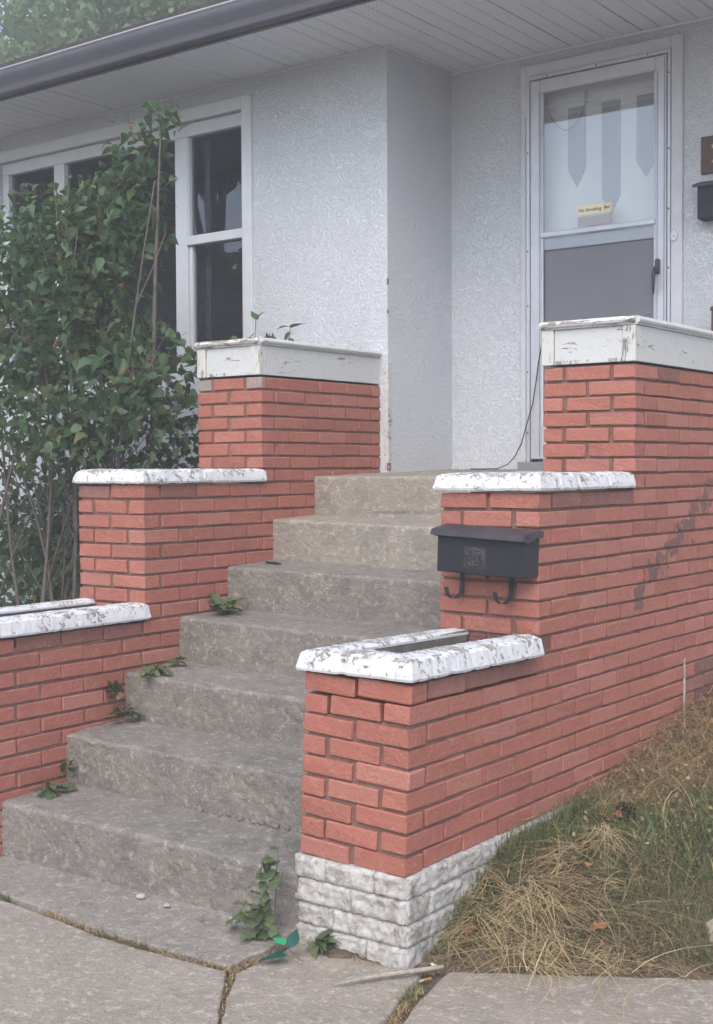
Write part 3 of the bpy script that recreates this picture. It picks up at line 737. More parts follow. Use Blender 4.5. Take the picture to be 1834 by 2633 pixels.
idr = part('entry_door', ind, 'inner_door', house); idr.matrix_parent_inverse = Matrix.Translation(-house.location)
for xc, zt, zb, zp in ((-1.053, 3.16, 2.83, 2.735), (-.853, 3.16, 2.66, 2.565), (-.655, 3.16, 2.82, 2.735)):
    b = bmesh.new(); pts = [(xc-.052, zt), (xc-.052, zb), (xc, zp), (xc+.052, zb), (xc+.052, zt)]
    f = b.faces.new([b.verts.new((p[0], YD+.084, p[1])) for p in pts]); r_ = bmesh.ops.extrude_face_region(b, geom=[f])
    for v in [q for q in r_['geom'] if isinstance(q, bmesh.types.BMVert)]: v.co.y += .0055
    bmesh.ops.recalc_face_normals(b, faces=b.faces[:]); sub('door_lite', b, 'inner_lite', idr)
b = bmesh.new(); bmesh.ops.create_cone(b, cap_ends=True, segments=24, radius1=.020, radius2=.017, depth=.010, matrix=Matrix.Translation((-.452, YD-.029, 2.395)) @ Matrix.Rotation(R(90), 4, 'X') @ Matrix.Scale(1.5, 4, (0, 1, 0)))
db = part('doorbell', b, 'aluminium', house); db.matrix_parent_inverse = Matrix.Translation(-house.location)
b = bmesh.new(); bmesh.ops.create_uvsphere(b, u_segments=12, v_segments=6, radius=.009, matrix=Matrix.Translation((-.452, YD-.033, 2.395))); sub('button', b, 'white_trim', db)

# ---- things fixed to the door and wall
def onto(t, name, me, mat, loc=None, rot=None):
    o = obj(name, me, mat, t, loc, rot); return o
sg = thing('no_smoking_sign', 'cream No Smoking sticker on the door glass', 'sign', (-.895, YD-.0175, 2.558))
onto(sg, 'plate', boxes([(-.1, .1, -.002, 0, 0, .051)], .0005), 'sign_cream')
onto(sg, 'lettering', text_mesh('No Smoking', .0262, bold=.0006), 'sign_print', (-.027, -.0024, .0245), (R(90), 0, 0))
b = bmesh.new()
for (x0, x1, z0, z1) in ((.052, .0532, .005, .046), (.0948, .096, .005, .046), (.052, .096, .005, .0062), (.052, .096, .0448, .046)): box(b, x0, x1, -.0026, -.0021, z0, z1)
box(b, .0555, .0625, -.0027, -.0021, .019, .035); box(b, .0635, .072, -.0027, -.0021, .023, .0285); box(b, .083, .089, -.0027, -.0021, .024, .028)
for s_ in (-1, 1):
    r_ = box(b, -.017, .017, -.0029, -.0022, -.0017, .0017); bmesh.ops.rotate(b, verts=r_, cent=(0, 0, 0), matrix=Matrix.Rotation(s_*R(40), 3, 'Y')); bmesh.ops.translate(b, verts=r_, vec=(.076, 0, .0255))
onto(sg, 'crossed_cigarette', b, 'sign_print')
st_ = tag(obj('blank_sticker', boxes([(-.097, .097, -.0015, 0, 0, .05)], .0005), 'sign_grey', None, (-.896, YD-.0175, 2.4995)), 'blank grey sticker on the door glass directly below the cream one', 'sticker')
pq = thing('house_number_plaque', 'brown house number plaque with a gold digit on the white stucco', 'plaque', (-.215, YD-.001, 2.775), (0, 0, 0))
onto(pq, 'plate', boxes([(-.104, .104, -.014, 0, -.0925, .0925)], .004), 'plaque_brown')
onto(pq, 'digit', text_mesh('2', .135, extrude=.002), 'gold', (-.018, -.0165, 0), (R(90), 0, 0))
bx_ = thing('wall_mailbox', 'black metal mailbox on the stucco wall right of the door', 'mailbox', (-.2, YD, 2.45))
onto(bx_, 'body', boxes([(-.108, .11, -.085, -.001, 0, .165)], .004), 'black_metal')
b = bmesh.new(); v = [b.verts.new(q) for q in ((-.126, -.001, .20), (.126, -.001, .20), (.126, -.105, .168), (-.126, -.105, .168))]; f = b.faces.new(v); r_ = bmesh.ops.extrude_face_region(b, geom=[f])
for q in [w for w in r_['geom'] if isinstance(w, bmesh.types.BMVert)]: q.co.z -= .014
bmesh.ops.recalc_face_normals(b, faces=b.faces[:]); onto(bx_, 'lid', b, 'black_lid')
pst = thing('wooden_post', 'dark brown wooden post on the porch at the right edge', 'post', (-.155, 2.95, 1.222))
onto(pst, 'shaft', boxes([(-.045, .045, -.045, .045, 0, .76)], .004), 'post_brown'); onto(pst, 'post_cap', boxes([(-.05, .05, -.05, .05, .7605, .785)], .006), 'post_brown')
tag(obj('cable', tube_mesh('cable', [([(-1.19, YD-.045, 1.9), (-1.213, YD-.045, 1.804), (-1.227, YD-.048, 1.697), (-1.245, YD-.055, 1.57), (-1.275, YD-.07, 1.456), (-1.30, YD-.08, 1.36), (-1.335, YD-.09, 1.29), (-1.375, YD-.095, 1.25), (-1.44, YD-.1, 1.226), (-1.60, YD-.12, 1.224)], [.0032]*10)], 6), 'cable_black'), 'thin black cable hanging beside the door down to the landing', 'cable')
hc = thing('hanging_cord', 'thin cord looped inside the top of the door glass', 'cord', (-1.06, YD+.03, 3.2))
onto(hc, 'cord', tube_mesh('cord', [([(-.14, 0, .02), (-.135, 0, -.05), (-.11, 0, -.10), (-.075, 0, -.145), (-.03, 0, -.17), (.02, 0, -.155), (.06, 0, -.11), (.085, 0, -.05), (.09, 0, .02)], [.0026]*9)], 5), 'cord')
onto(hc, 'clip', boxes([(.081, .099, -.004, .004, -.045, .02)], .002), 'inner_lite')

# ---- mailbox on the middle pillar
mb = thing('mailbox', 'black metal mailbox with two hooks on the brick pillar', 'mailbox', (-.168, Y2-.002, .858), (0, R(2.6), 0)); mb.scale = (.965, .965, .965)
b = bmesh.new(); box(b, -.180, .180, -.125, 0, 0, .140, bev=.004); onto(mb, 'body', b, 'black_metal')
b = bmesh.new(); pf = [(0, .168), (-.03, .172), (-.135, .158), (-.148, .150), (-.152, .136), (-.148, .136), (-.140, .146), (-.03, .160), (0, .158)]
vs_ = [[b.verts.new((x_, y_, z_)) for (y_, z_) in pf] for x_ in (-.196, .194)]
for i in range(len(pf)): b.faces.new((vs_[0][i], vs_[0][(i+1) % len(pf)], vs_[1][(i+1) % len(pf)], vs_[1][i]))
b.faces.new(vs_[0]); b.faces.new(vs_[1][::-1]); bmesh.ops.recalc_face_normals(b, faces=b.faces[:])
ld = onto(mb, 'lid', b, 'black_lid')
for s_ in (-1, 1):
    b = bmesh.new(); xx = -.1965 if s_ < 0 else .1905
    v = [b.verts.new((xx, y_, z_)) for y_, z_ in ((-.002, .166), (-.05, .168), (-.135, .156), (-.150, .138), (-.110, .128), (-.05, .145), (-.002, .146))]
    f = b.faces.new(v); r_ = bmesh.ops.extrude_face_region(b, geom=[f])
    for q in [w for w in r_['geom'] if isinstance(w, bmesh.types.BMVert)]: q.co.x += .006
    bmesh.ops.recalc_face_normals(b, faces=b.faces[:]); sub('lid_end', b, 'black_lid', ld)
onto(mb, 'lid_seam', boxes([(-.178, .178, -.1272, -.1255, .122, .126)]), 'dark_iron')
b = bmesh.new(); n_ = 34                                   # cast floral medallion
for j in range(n_+1):
    for i in range(n_+1):
        x_, z_ = (i/n_-.5)*.092, (j/n_-.5)*.078; rr = math.hypot(x_/.046, z_/.039); an = math.atan2(z_, x_)
        ed = max(0, 1-max(0, rr-.82+.08*math.cos(5*an))/.14); ed = min(1, ed)
        hgt = .004+.0025*math.cos(5*an)*math.sin(rr*9)+.007*abs(fbm((x_, z_, 2), 95, 4))
        b.verts.new((x_, -ed*max(.0005, hgt), z_))
b.verts.ensure_lookup_table()
for j in range(n_):
    for i in range(n_):
        q = [j*(n_+1)+i, j*(n_+1)+i+1, (j+1)*(n_+1)+i+1, (j+1)*(n_+1)+i]; f = b.faces.new([b.verts[w] for w in q])
onto(mb, 'medallion', b, 'black_lid', (-.016, -.1253, .062))
for xx in (-.127, .083):
    P = [(xx, -.028, .01), (xx, -.028, -.055), (xx-.002, -.030, -.085), (xx-.012, -.045, -.103), (xx-.024, -.062, -.103), (xx-.034, -.074, -.090), (xx-.038, -.078, -.062)]
    b = bmesh.new(); pv = None
    for p in P:
        q = [b.verts.new((p[0]-.009, p[1], p[2])), b.verts.new((p[0]+.009, p[1], p[2])), b.verts.new((p[0]+.009, p[1]+.003, p[2]-.002)), b.verts.new((p[0]-.009, p[1]+.003, p[2]-.002))]
        if pv:
            for i in range(4): b.faces.new((pv[i], pv[(i+1) % 4], q[(i+1) % 4], q[i]))
        else: b.faces.new(q)
        pv = q
    b.faces.new(pv[::-1]); bmesh.ops.recalc_face_normals(b, faces=b.faces[:]); onto(mb, 'hook', b, 'dark_iron')

# ------------------------------------------------------------------ leaf builders
def rotmat(h, t, r_):
    return (Matrix.Rotation(h, 3, 'Z') @ Matrix.Rotation(t, 3, 'X') @ Matrix.Rotation(r_, 3, 'Y'))
# leaf outlines along +Y: (t along, half width), fold raises the margins, curl bends the tip
LILAC = dict(mid=[0, .2, .5, .8, 1.0], wid=[(.05, .16), (.22, .36), (.5, .33), (.78, .16)])
def leaf_geo(kind='lilac', curl=.25, fold=.18):
    if kind == 'lilac': rows = [(0, .02), (.07, .18), (.22, .29), (.42, .28), (.62, .19), (.82, .08), (1, 0)]
    elif kind == 'dock': rows = [(0, .03), (.1, .05), (.18, .15), (.23, .11), (.32, .22), (.38, .16), (.48, .27), (.55, .19), (.66, .29), (.74, .21), (.84, .22), (.92, .12), (1, 0)]
    elif kind == 'maple': rows = [(0, .02), (.12, .30), (.25, .20), (.42, .5), (.55, .2), (.8, .25), (1, 0)]
    else: rows = [(0, .02), (.3, .13), (.65, .12), (1, 0)]
    V = []; F = []
    for (t, w) in rows:
        z = -curl*t*t+.03*math.sin(t*9)*(kind == 'dock'); wob = (.04 if kind != 'dock' else .35)*math.sin(t*23)
        V += [(-w, t, z+fold*w+wob*w), (0, t, z), (w, t, z+fold*w-wob*w)]
    for i in range(len(rows)-1):
        a = i*3; F += [(a, a+1, a+4, a+3), (a+1, a+2, a+5, a+4)]
    return np.array(V), np.array(F)
def leaves_mesh(name, pos, head, tilt, roll, size, mat, kind='lilac', curl=.25, rnd=None):
    V0, F0 = leaf_geo(kind, curl); n = len(pos); out = np.empty((n, len(V0), 3))
    for i in range(n):
        out[i] = (V0*size[i]) @ np.array(rotmat(head[i], tilt[i], roll[i])).T + pos[i]
    F = (F0[None]+(np.arange(n)*len(V0))[:, None, None]).reshape(-1, 4)
    rnd = rng.random(n) if rnd is None else rnd
    return mesh_np(name, out.reshape(-1, 3), F, np.repeat(rnd, len(V0)), mat, True)
def ell(n, c, r, shell=.5):
    d = rng.normal(size=(n, 3)); d /= np.linalg.norm(d, axis=1)[:, None]
    return np.array(c)+d*(rng.random(n)**shell)[:, None]*np.array(r)

# ------------------------------------------------------------------ lilac shrub left of the stairs
shrub = thing('lilac_shrub', 'tall leafy green shrub in front of the window left of the stairs', 'shrub', (-3.0, 1.45, .3))
clumps = [((-2.74, 1.55, 2.62), (.17, .22, .42), 210), ((-3.35, 1.5, 2.38), (.45, .35, .38), 520), ((-3.95, 1.5, 2.2), (.5, .4, .5), 450), ((-3.0, 1.45, 2.05), (.32, .36, .35), 430), ((-3.02, 1.5, 2.5), (.24, .25, .28), 190),
          ((-3.4, 1.4, 1.75), (.60, .40, .42), 520), ((-2.62, 1.45, 1.62), (.34, .38, .36), 430), ((-2.95, 1.25, 1.42), (.40, .30, .24), 260), ((-4.1, 1.5, 1.5), (.45, .4, .5), 200),
          ((-2.56, 1.75, 1.22), (.24, .4, .34), 150), ((-3.5, 1.75, 1.05), (.9, .35, .5), 230), ((-2.35, 2.0, 1.84), (.30, .2, .10), 70), ((-3.3, 1.9, .62), (.9, .3, .3), 300), ((-3.55, 2.12, .80), (1.1, .16, .45), 900), ((-2.75, 2.05, .75), (.45, .22, .38), 380), ((-2.55, 1.55, 3.0), (.10, .10, .10), 26), ((-4.05, 2.15, .72), (.85, .14, .50), 1000), ((-3.5, 1.85, .48), (.6, .2, .22), 300)]
stems = []; tips = []
base_pts = [(-3.0+random.uniform(-.55, .45), 1.35+random.uniform(-.3, .4), .24) for _ in range(26)]
for (bx, by, bz) in base_pts:
    tx, ty, tz = random.choice([c[0] for c in clumps[:8]]); tx += random.uniform(-.3, .3); ty += random.uniform(-.2, .2); tz += random.uniform(-.1, .3)
    pts = []; n = 9; j1, j2 = random.uniform(-.12, .12), random.uniform(-.12, .12)
    for i in range(n):
        t = i/(n-1); s_ = t**1.35
        pts.append((bx+(tx-bx)*s_+j1*math.sin(t*5)*.5, by+(ty-by)*s_+j2*math.sin(t*4+1)*.5, bz+(tz-bz)*t))
    r0 = random.uniform(.006, .016); stems.append((pts, [r0*(1-.8*i/(n-1)) for i in range(n)]))
    for q in range(4):
        i = random.randrange(2, n-1); p = Vector(pts[i]); d = Vector((random.uniform(-1, 1), random.uniform(-1, 1), random.uniform(.2, 1))).normalized(); L = random.uniform(.2, .5)
        stems.append(([p, p+d*L*.5+Vector((0, 0, .03)), p+d*L+Vector((0, 0, .10))], [r0*.35, r0*.25, .002]))
stems.append(([(-2.62, 1.5, .24), (-2.60, 1.5, 1.2), (-2.58, 1.52, 2.2), (-2.56, 1.54, 2.8), (-2.55, 1.55, 3.1)], [.016, .014, .010, .006, .002]))
part('stems', tube_mesh('stems', stems, 6, 'bark'), None, shrub)
P_, Sz = [], []
for c, r_, n in clumps:
    n = int(n*2.0); p = ell(n, c, np.array(r_)*1.1, .5); P_.append(p); Sz.append(rng.uniform(.034, .088, n))
P_ = np.concatenate(P_); Sz = np.concatenate(Sz)
ok = ~((P_[:, 0] > -2.30) & (P_[:, 2] < 1.74)) & ~((P_[:, 0] > -2.30) & (P_[:, 1] < 1.55) & (P_[:, 2] < 1.9)) & (P_[:, 1] < YW-.08); P_ = P_[ok]; Sz = Sz[ok]; n = len(P_)
head = rng.uniform(0, 2*np.pi, n); tilt = rng.normal(-.35, .55, n); roll = rng.normal(0, .6, n)
cv = np.array(cam.matrix_world.translation); dist = np.linalg.norm(P_-cv, axis=1)
order = np.argsort(dist - Sz*6); near = order[:300]; rest = order[300:]
part('foliage', leaves_mesh('foliage', P_[rest], head[rest], tilt[rest], roll[rest], Sz[rest], 'lilac_leaf'), None, shrub)['kind'] = 'stuff'
lv = [leaves_mesh('leaf', [np.zeros(3)], [0], [0], [0], [1.0], 'lilac_leaf', 'lilac', cu, np.array([rr])) for cu in (.1, .25, .4) for rr in (.1, .3, .5, .7, .95)]
for i in near:
    o = obj('leaf', random.choice(lv), None, shrub, Vector(P_[i])-shrub.location, rotmat(head[i], tilt[i], roll[i]).to_euler()); o.scale = (Sz[i],)*3
sp = []
for _ in range(34):                                         # faded flower heads
    c, r_, nn = random.choice(clumps[:8]); p = ell(1, c, r_, .3)[0]; sp.append(ell(38, p, (.018, .018, .04)))
sp = np.concatenate(sp); n = len(sp)
part('faded_flower_heads', leaves_mesh('heads', sp, rng.uniform(0, 6.3, n), rng.normal(0, 1, n), rng.normal(0, 1, n), rng.uniform(.008, .018, n), 'seed_cluster', 'grass'), None, shrub)['kind'] = 'stuff'

# ------------------------------------------------------------------ small plants
def sprig(label, base, stem, lvs, mat='sprig_leaf', cat='seedling'):
    t = thing('seedling', label, cat, base); B = Vector(base)
    onto(t, 'stem', tube_mesh('stem', [([Vector(p) for p in stem], [.0035]+[.0022]*(len(stem)-1))], 5, 'twig'), None)
    for (p, h, ti, s_) in lvs:
        o = onto(t, 'leaf', leaves_mesh('leaf', [np.zeros(3)], [0], [0], [0], [1.0], mat, 'lilac', .3, np.array([random.random()])), None, p, rotmat(h, ti, 0).to_euler()); o.scale = (s_,)*3
    return t
sprig('upright seedling with a folded leaf pair in the left planter box, nearer the corner', (-1.985, 1.60, 1.79), [(0, 0, 0), (.004, 0, .10), (.010, 0, .19)],
      [((.010, 0, .165), R(70), R(60), .07), ((.012, 0, .165), R(-60), R(58), .062), ((.004, 0, .075), R(-105), R(2), .10), ((.0, 0, .10), R(120), R(-30), .04)], 'lilac_leaf')
sprig('seedling with spreading leaves in the left planter box, farther from the corner', (-1.912, 1.775, 1.80), [(0, 0, 0), (.0, 0, .06), (.008, 0, .135)],
      [((.008, 0, .13), R(95), R(12), .08), ((.012, 0, .125), R(-85), R(25), .095), ((.006, 0, .11), R(160), R(-50), .075), ((.004, 0, .07), R(-120), R(-20), .06)], 'lilac_leaf')
sprig('small bright green weed on top of the right planter box', (-.04, 1.70, 1.775), [(0, 0, 0), (0, 0, .05)],
      [((0, 0, .04), R(-60), R(40), .09), ((0, 0, .045), R(80), R(18), .12), ((0, 0, .045), R(20), R(40), .07), ((0, 0, .05), R(130), R(35), .06)])
def weed(label, c, n, size, spread=(0, 2*math.pi), rise=.5, kind='dock', cat='weed', wall=None):
    n = int(n*1.6)
    t = thing('weed', label, cat, c)
    for i in range(n):
        h = random.uniform(*spread); o = onto(t, 'leaf', leaves_mesh('leaf', [np.zeros(3)], [0], [0], [0], [1.0], 'weed_leaf', kind, random.uniform(.3, .7), np.array([random.random()])), None,
                 (random.uniform(-.02, .02), random.uniform(-.02, .02), random.uniform(0, .02)), rotmat(h, R(random.uniform(10, 65))*rise, random.uniform(-.4, .4)).to_euler())
        s_ = size*random.uniform(.38, .78); o.scale = (s_*.8, s_, s_)
    return t
weed('dandelion weed on the fourth step beside the left brick wall', (XL+.09, .99+.10, STEP_Z[3]+.02), 14, .15, (-2.6, 1.0), .9)
weed('wilted dandelion weed on the third step beside the left brick wall', (XL+.12, .63, STEP_Z[2]+.015), 13, .12, (-3.0, .2), .3)
weed('small dark weed at the back of the third step by the left wall', (XL+.06, .80, STEP_Z[2]+.015), 8, .09, (-2.6, .3), .8)
weed('narrow weed climbing the left wall beside the third riser', (XL+.03, .535, STEP_Z[1]+.12), 9, .10, (2.0, 4.2), 1.5)
weed('dandelion weed in the back corner of the second step by the left wall', (XL+.05, .53, STEP_Z[1]+.03), 10, .11, (-3.4, -.2), .9)
weed('flat weed on the lowest step against the left brick wall', (XL+.06, .12, STEP_Z[0]+.015), 9, .12, (-2.8, .3), .6)
weed('dry weed in the back corner of the lowest step', (XL+.035, .24, STEP_Z[0]+.05), 8, .08, (-2.8, .3), 1.4)
w1 = thing('weed', 'tall leafy weed between the lowest step and the white stone base', 'weed', (-.455, -.075, ZAPRON+.005))
for q in range(30):
    t_ = q/29; z_ = .27*t_**1.2; wd = .075*(1-t_)+.012
    p = (random.uniform(-wd*1.7, wd*.6)+.012, random.uniform(-.035, .005)-.02*(1-t_), z_); s_ = random.uniform(.045, .085)*(1.15-.35*t_)
    o = onto(w1, 'leaf', leaves_mesh('leaf', [np.zeros(3)], [0], [0], [0], [1.0], 'weed_leaf', 'dock', random.uniform(.2, .6), np.array([random.random()*.9])), None, p, rotmat(random.uniform(1.6, 4.4), R(random.uniform(-50, 35)), random.uniform(-.5, .5)).to_euler()); o.scale = (s_*1.15, s_, s_)
onto(w1, 'stem', tube_mesh('stem', [([(0, 0, 0), (.012, -.008, .12), (.02, -.005, .26)], [.004, .003, .002])], 5, 'twig'), None)
weed('low rounded weed in front of the white stone base', (-.30, -.045, ZWALK+.01), 14, .11, (-3.2, .4), .7, 'lilac')

# fallen artificial leaves
fx = thing('artificial_leaf_sprig', 'fallen plastic sprig with one bright green and two teal leaves on the sidewalk', 'artificial leaves', (-.30, -.165, ZWALK+.006))
for (p, h, ti, s_, mt_) in (((-.035, -.005, .035), R(75), R(14), .068, 'faux_bright'), ((-.01, .0, .03), R(25), R(38), .078, 'faux_teal'), ((-.01, -.02, .012), R(140), R(3), .095, 'faux_teal')):
    me = leaves_mesh('leaf', [np.zeros(3)], [0], [0], [0], [1.0], mt_, 'lilac', .2); o = onto(fx, 'leaf', me, None, p, rotmat(h, ti, 0).to_euler()); o.scale = (s_*.9, s_, s_)
onto(fx, 'stem', tube_mesh('stem', [([(-.02, -.005, .03), (.01, -.015, .012), (.045, -.012, .004)], [.0025]*3)], 5, 'twig'), None)
# stick, cigarette ends
P0, P1 = Vector((-.075, -.26, ZWALK+.006)), Vector((.118, .03, ZWALK+.018))
me = tube_mesh('stick', [([P0.lerp(P1, t)+Vector((0, 0, .004*math.sin(t*5))) for t in (0, .12, .3, .5, .7, .9, 1)], [.0025, .0045, .007, .008, .008, .0075, .006])], 6, 'dead_twig')
tag(obj('stick', me), 'bleached dead stick lying on the sidewalk before the white stone base', 'stick')
def butt(label, p, h):
    t = thing('cigarette_butt', label, 'cigarette butt', p, (0, 0, h))
    onto(t, 'filter', tube_mesh('f', [([(0, 0, 0), (.026, 0, .001)], [.0042, .0044])], 10, 'butt_filter'), None); onto(t, 'paper_end', tube_mesh('f', [([(-.013, .0, 0), (-.0005, 0, 0)], [.0038, .0041])], 10, 'butt_paper'), None)
butt('orange cigarette end beside the stone base, behind the stick', (.075, .045, ZWALK+.003), R(-15)); butt('orange cigarette end in front of the stick, nearer the sidewalk joint', (.105, -.06, ZWALK-.002), R(65))
bt = tag(obj('dark_twig', tube_mesh('twig', [([(-1.745, 1.395, STEP_Z[4]+.014), (-1.70, 1.40, STEP_Z[4]+.012), (-1.655, 1.395, STEP_Z[4]+.011)], [.006, .007, .004])], 6, 'black_metal')), 'short dark twig on the fifth step near the left wall', 'twig')
# pebbles and a stone
def rock_mesh(seed):
    b = bmesh.new(); bmesh.ops.create_icosphere(b, subdivisions=2, radius=1)
    for v in b.verts: v.co *= 1+.28*fbm(v.co+Vector((seed, 0, 0)), .9, 3)
    mm = bpy.data.meshes.new('rock'); b.to_mesh(mm); b.free(); return mm
for p_ in range(13):
    me = rock_mesh(p_*3.3); me.materials.append(M[random.choice(['pebble_grey', 'pebble_grey', 'pebble_tan'])])
    x_ = -1.12+p_*.034+random.uniform(-.012, .012); s_ = random.uniform(.007, .016)
    o = obj('pebble', me, None, None, (x_, STEP_Y[1]+.012+.03*(x_-XL)/1.43-random.uniform(0, .02), STEP_Z[0]+.004), (random.random(), random.random(), random.random()*3)); o.scale = (s_*1.3, s_, s_*.8)
    tag(o, 'small loose pebble at the foot of the second riser', 'pebble', 'pebbles washed out under the second riser')
for p_, (x_, y_, z_, s_, mt_) in enumerate([(-.63, -.075, ZAPRON, .018, 'pebble_pale'), (-.545, -.06, ZAPRON, .014, 'pebble_grey'), (-.60, -.11, ZAPRON, .010, 'pebble_pale'), (-1.05, -.085, ZAPRON, .013, 'pebble_pale'), (-.91, -.10, ZAPRON, .010, 'pebble_pale'), (-.72, -.13, ZAPRON, .008, 'pebble_grey')]):
    me = rock_mesh(40+p_); me.materials.append(M[mt_]); o = obj('pebble', me, None, None, (x_, y_, z_+.004), (0, 0, random.random()*3)); o.scale = (s_*1.4, s_*.8, s_*.7)
    tag(o, 'loose stone chip on the concrete apron below the lowest step', 'pebble', 'stone chips on the apron')
me = rock_mesh(77); me.materials.append(M['rock']); o = obj('rock', me, None, None, (.735, .66, -.215), (.2, .1, .4)); o.scale = (.06, .05, .065); tag(o, 'rounded beige rock in the grass at the right edge', 'rock')

# ------------------------------------------------------------------ grass, straw
def strips(P0, head, tilt, L, wid, droop, seg, sway=0.0):
    n = len(P0); t = np.linspace(0, 1, seg+1)
    dx, dy = np.cos(head), np.sin(head); ch, sh = np.cos(tilt), np.sin(tilt)
    bend = rng.normal(0, 1, n)*sway
    V = np.empty((n, seg+1, 2, 3))
    for i, tt in enumerate(t):
        hx = dx*ch*tt*L+(-dy)*bend*tt*tt*L; hy = dy*ch*tt*L+dx*bend*tt*tt*L; z = sh*tt*L-droop*tt*tt*L
        c = P0+np.stack([hx, hy, z], 1); w = wid*(1-.85*tt)
        s_ = np.stack([-dy*w, dx*w, np.zeros(n)], 1); V[:, i, 0] = c-s_; V[:, i, 1] = c+s_
    base = (np.arange(n)*(seg+1)*2)[:, None, None]
    F = np.array([[i*2, i*2+1, i*2+3, i*2+2] for i in range(seg)])[None]+base
    return V.reshape(-1, 3), F.reshape(-1, 4), (seg+1)*2
def strip_obj(name, P0, head, tilt, L, wid, droop, seg, mat, label, cat, sway=0.0):
    V, F, m_ = strips(P0, head, tilt, L, wid, droop, seg, sway)
    me = mesh_np(name, V, F, np.repeat(rng.random(len(P0)), m_), mat, True)
    return tag(obj(name, me), label, cat, None, 'stuff')
def edge_y(x): return .05+.57*(x-.1)
def yard(n, x0, x1, s0, s1, xp=1.0, keep=None):
    x = x0+(x1-x0)*rng.random(n)**xp; s_ = s0+(s1-s0)*rng.random(n); y = edge_y(x)+s_
    if keep is not None:
        k2 = keep(x, s_); x, y = x[k2], y[k2]
    return np.stack([x, y, [terrain(a, b) for a, b in zip(x, y)]], 1)
p = yard(24000, .012, 1.3, .06, 2.6, 1, lambda x, s_: (np.sin(x*9+s_*7)+np.sin(x*5-s_*11+1) > -1.3) & (s_ > .10) & ~((s_+edge_y(x) > 1.25) & (x < .10+.42*(s_+edge_y(x)-1.1)))); n = len(p)
strip_obj('lawn_grass', p, rng.uniform(0, 6.28, n), rng.uniform(.5, 1.35, n), rng.uniform(.045, .16, n), rng.uniform(.001, .0024, n), rng.uniform(.1, .6, n), 3, 'grass_blade', 'short green grass on the bank beside the brick wall', 'grass', .3)
p = yard(1100, .36, 1.2, .30, 2.3); n = len(p)
strip_obj('long_grass', p, rng.uniform(0, 6.28, n), rng.uniform(.6, 1.3, n), rng.uniform(.16, .40, n), rng.uniform(.002, .0046, n), rng.uniform(.4, 1.1, n), 7, 'grass_blade', 'long arching green grass blades at the right edge', 'grass', .4)
n = 2600; yy_ = .22+1.25*rng.random(n); xx_ = .02+.10*rng.random(n)**1.5; p = np.stack([xx_, yy_, [terrain(x, y)-.005 for x, y in zip(xx_, yy_)]], 1)
strip_obj('wall_foot_grass', p, rng.uniform(0, 6.28, n), rng.uniform(.7, 1.45, n), rng.uniform(.05, .15, n), rng.uniform(.001, .0022, n), rng.uniform(.1, .6, n), 4, 'grass_blade', 'fringe of grass along the foot of the white stone base', 'grass', .4)
# straw heap
nb, ns = 44, 30; n = nb*ns; lob = rng.random(nb) < .6
bx_c = np.where(lob, .34, .20)+np.where(lob, .13, .14)*rng.normal(size=nb)*.75; by_c = np.where(lob, .56, .33)+np.where(lob, .13, .08)*rng.normal(size=nb)*.75; bh_ = rng.uniform(0, 6.28, nb); bz_ = np.where(lob, .075, .03)*rng.random(nb)
xx_ = np.repeat(bx_c, ns)+rng.normal(0, .022, n); yy_ = np.repeat(by_c, ns)+rng.normal(0, .022, n); yy_ = np.maximum(yy_, np.array([edge_y(x) for x in xx_])+.01); xx_ = np.maximum(xx_, .03)
p = np.stack([xx_, yy_, [terrain(x, y) for x, y in zip(xx_, yy_)]], 1); p[:, 2] += .006+np.repeat(bz_, ns)+.018*rng.random(n); hd_ = np.repeat(bh_, ns)+rng.normal(0, .38, n)
strip_obj('straw_heap', p, hd_, rng.uniform(-.12, .35, n), rng.uniform(.05, .26, n), rng.uniform(.0006, .0021, n), rng.uniform(.1, .7, n), 6, 'straw', 'heap of dry golden straw beside the sidewalk', 'straw', .8)
n = 130; a_ = rng.uniform(0, 6.28, n); p = np.stack([.28+.28*rng.normal(size=n)*.6, .42+.26*rng.normal(size=n)*.6, np.zeros(n)], 1); p[:, 2] = [terrain(x, y)+.05*rng.random()+.01 for x, y, _ in p]
strip_obj('straw_stalks', p, a_, rng.uniform(.05, .5, n), rng.uniform(.2, .50, n), rng.uniform(.0012, .0026, n), rng.uniform(.15, .6, n), 8, 'straw', 'loose long straw stalks sprawling over the bank', 'straw', .7)
p = yard(6500, .015, 1.2, .02, .9, 1, lambda x, s_: s_ < .06+.84*rng.random(len(x))**1.5); p[:, 2] += rng.random(len(p))*.02; n = len(p)
strip_obj('dry_thatch', p, rng.uniform(0, 6.28, n), rng.uniform(-.1, .5, n), rng.uniform(.04, .13, n), rng.uniform(.0008, .0016, n), rng.uniform(.2, .6, n), 4, 'brown_stalk', 'brown dry thatch along the edge of the sidewalk', 'dry grass', .9)
n = 10500; yy_ = 1.05+1.7*rng.random(n); xx_ = .012+(.16+.62*(yy_-1.05)/1.6)*rng.random(n)**1.1; p = np.stack([xx_, yy_, [terrain(x, y) for x, y in zip(xx_, yy_)]], 1)
p[:, 2] += rng.random(n)**1.3*(.05+.11*np.clip((yy_-1.1)/.8, 0, 1))*np.clip(1.2-xx_, .2, 1)
strip_obj('dry_weed_mat', p, rng.uniform(0, 6.28, n), rng.uniform(-.3, .9, n), rng.uniform(.03, .12, n), rng.uniform(.0009, .0024, n), rng.uniform(.1, .9, n), 4, 'brown_stalk', 'matted brown dead weeds against the foot of the brick wall', 'dead weeds', 1.2)
n = 260; yy_ = .95+1.6*rng.random(n); xx_ = .02+.5*rng.random(n); p = np.stack([xx_, yy_, [terrain(x, y)+.03 for x, y in zip(xx_, yy_)]], 1)
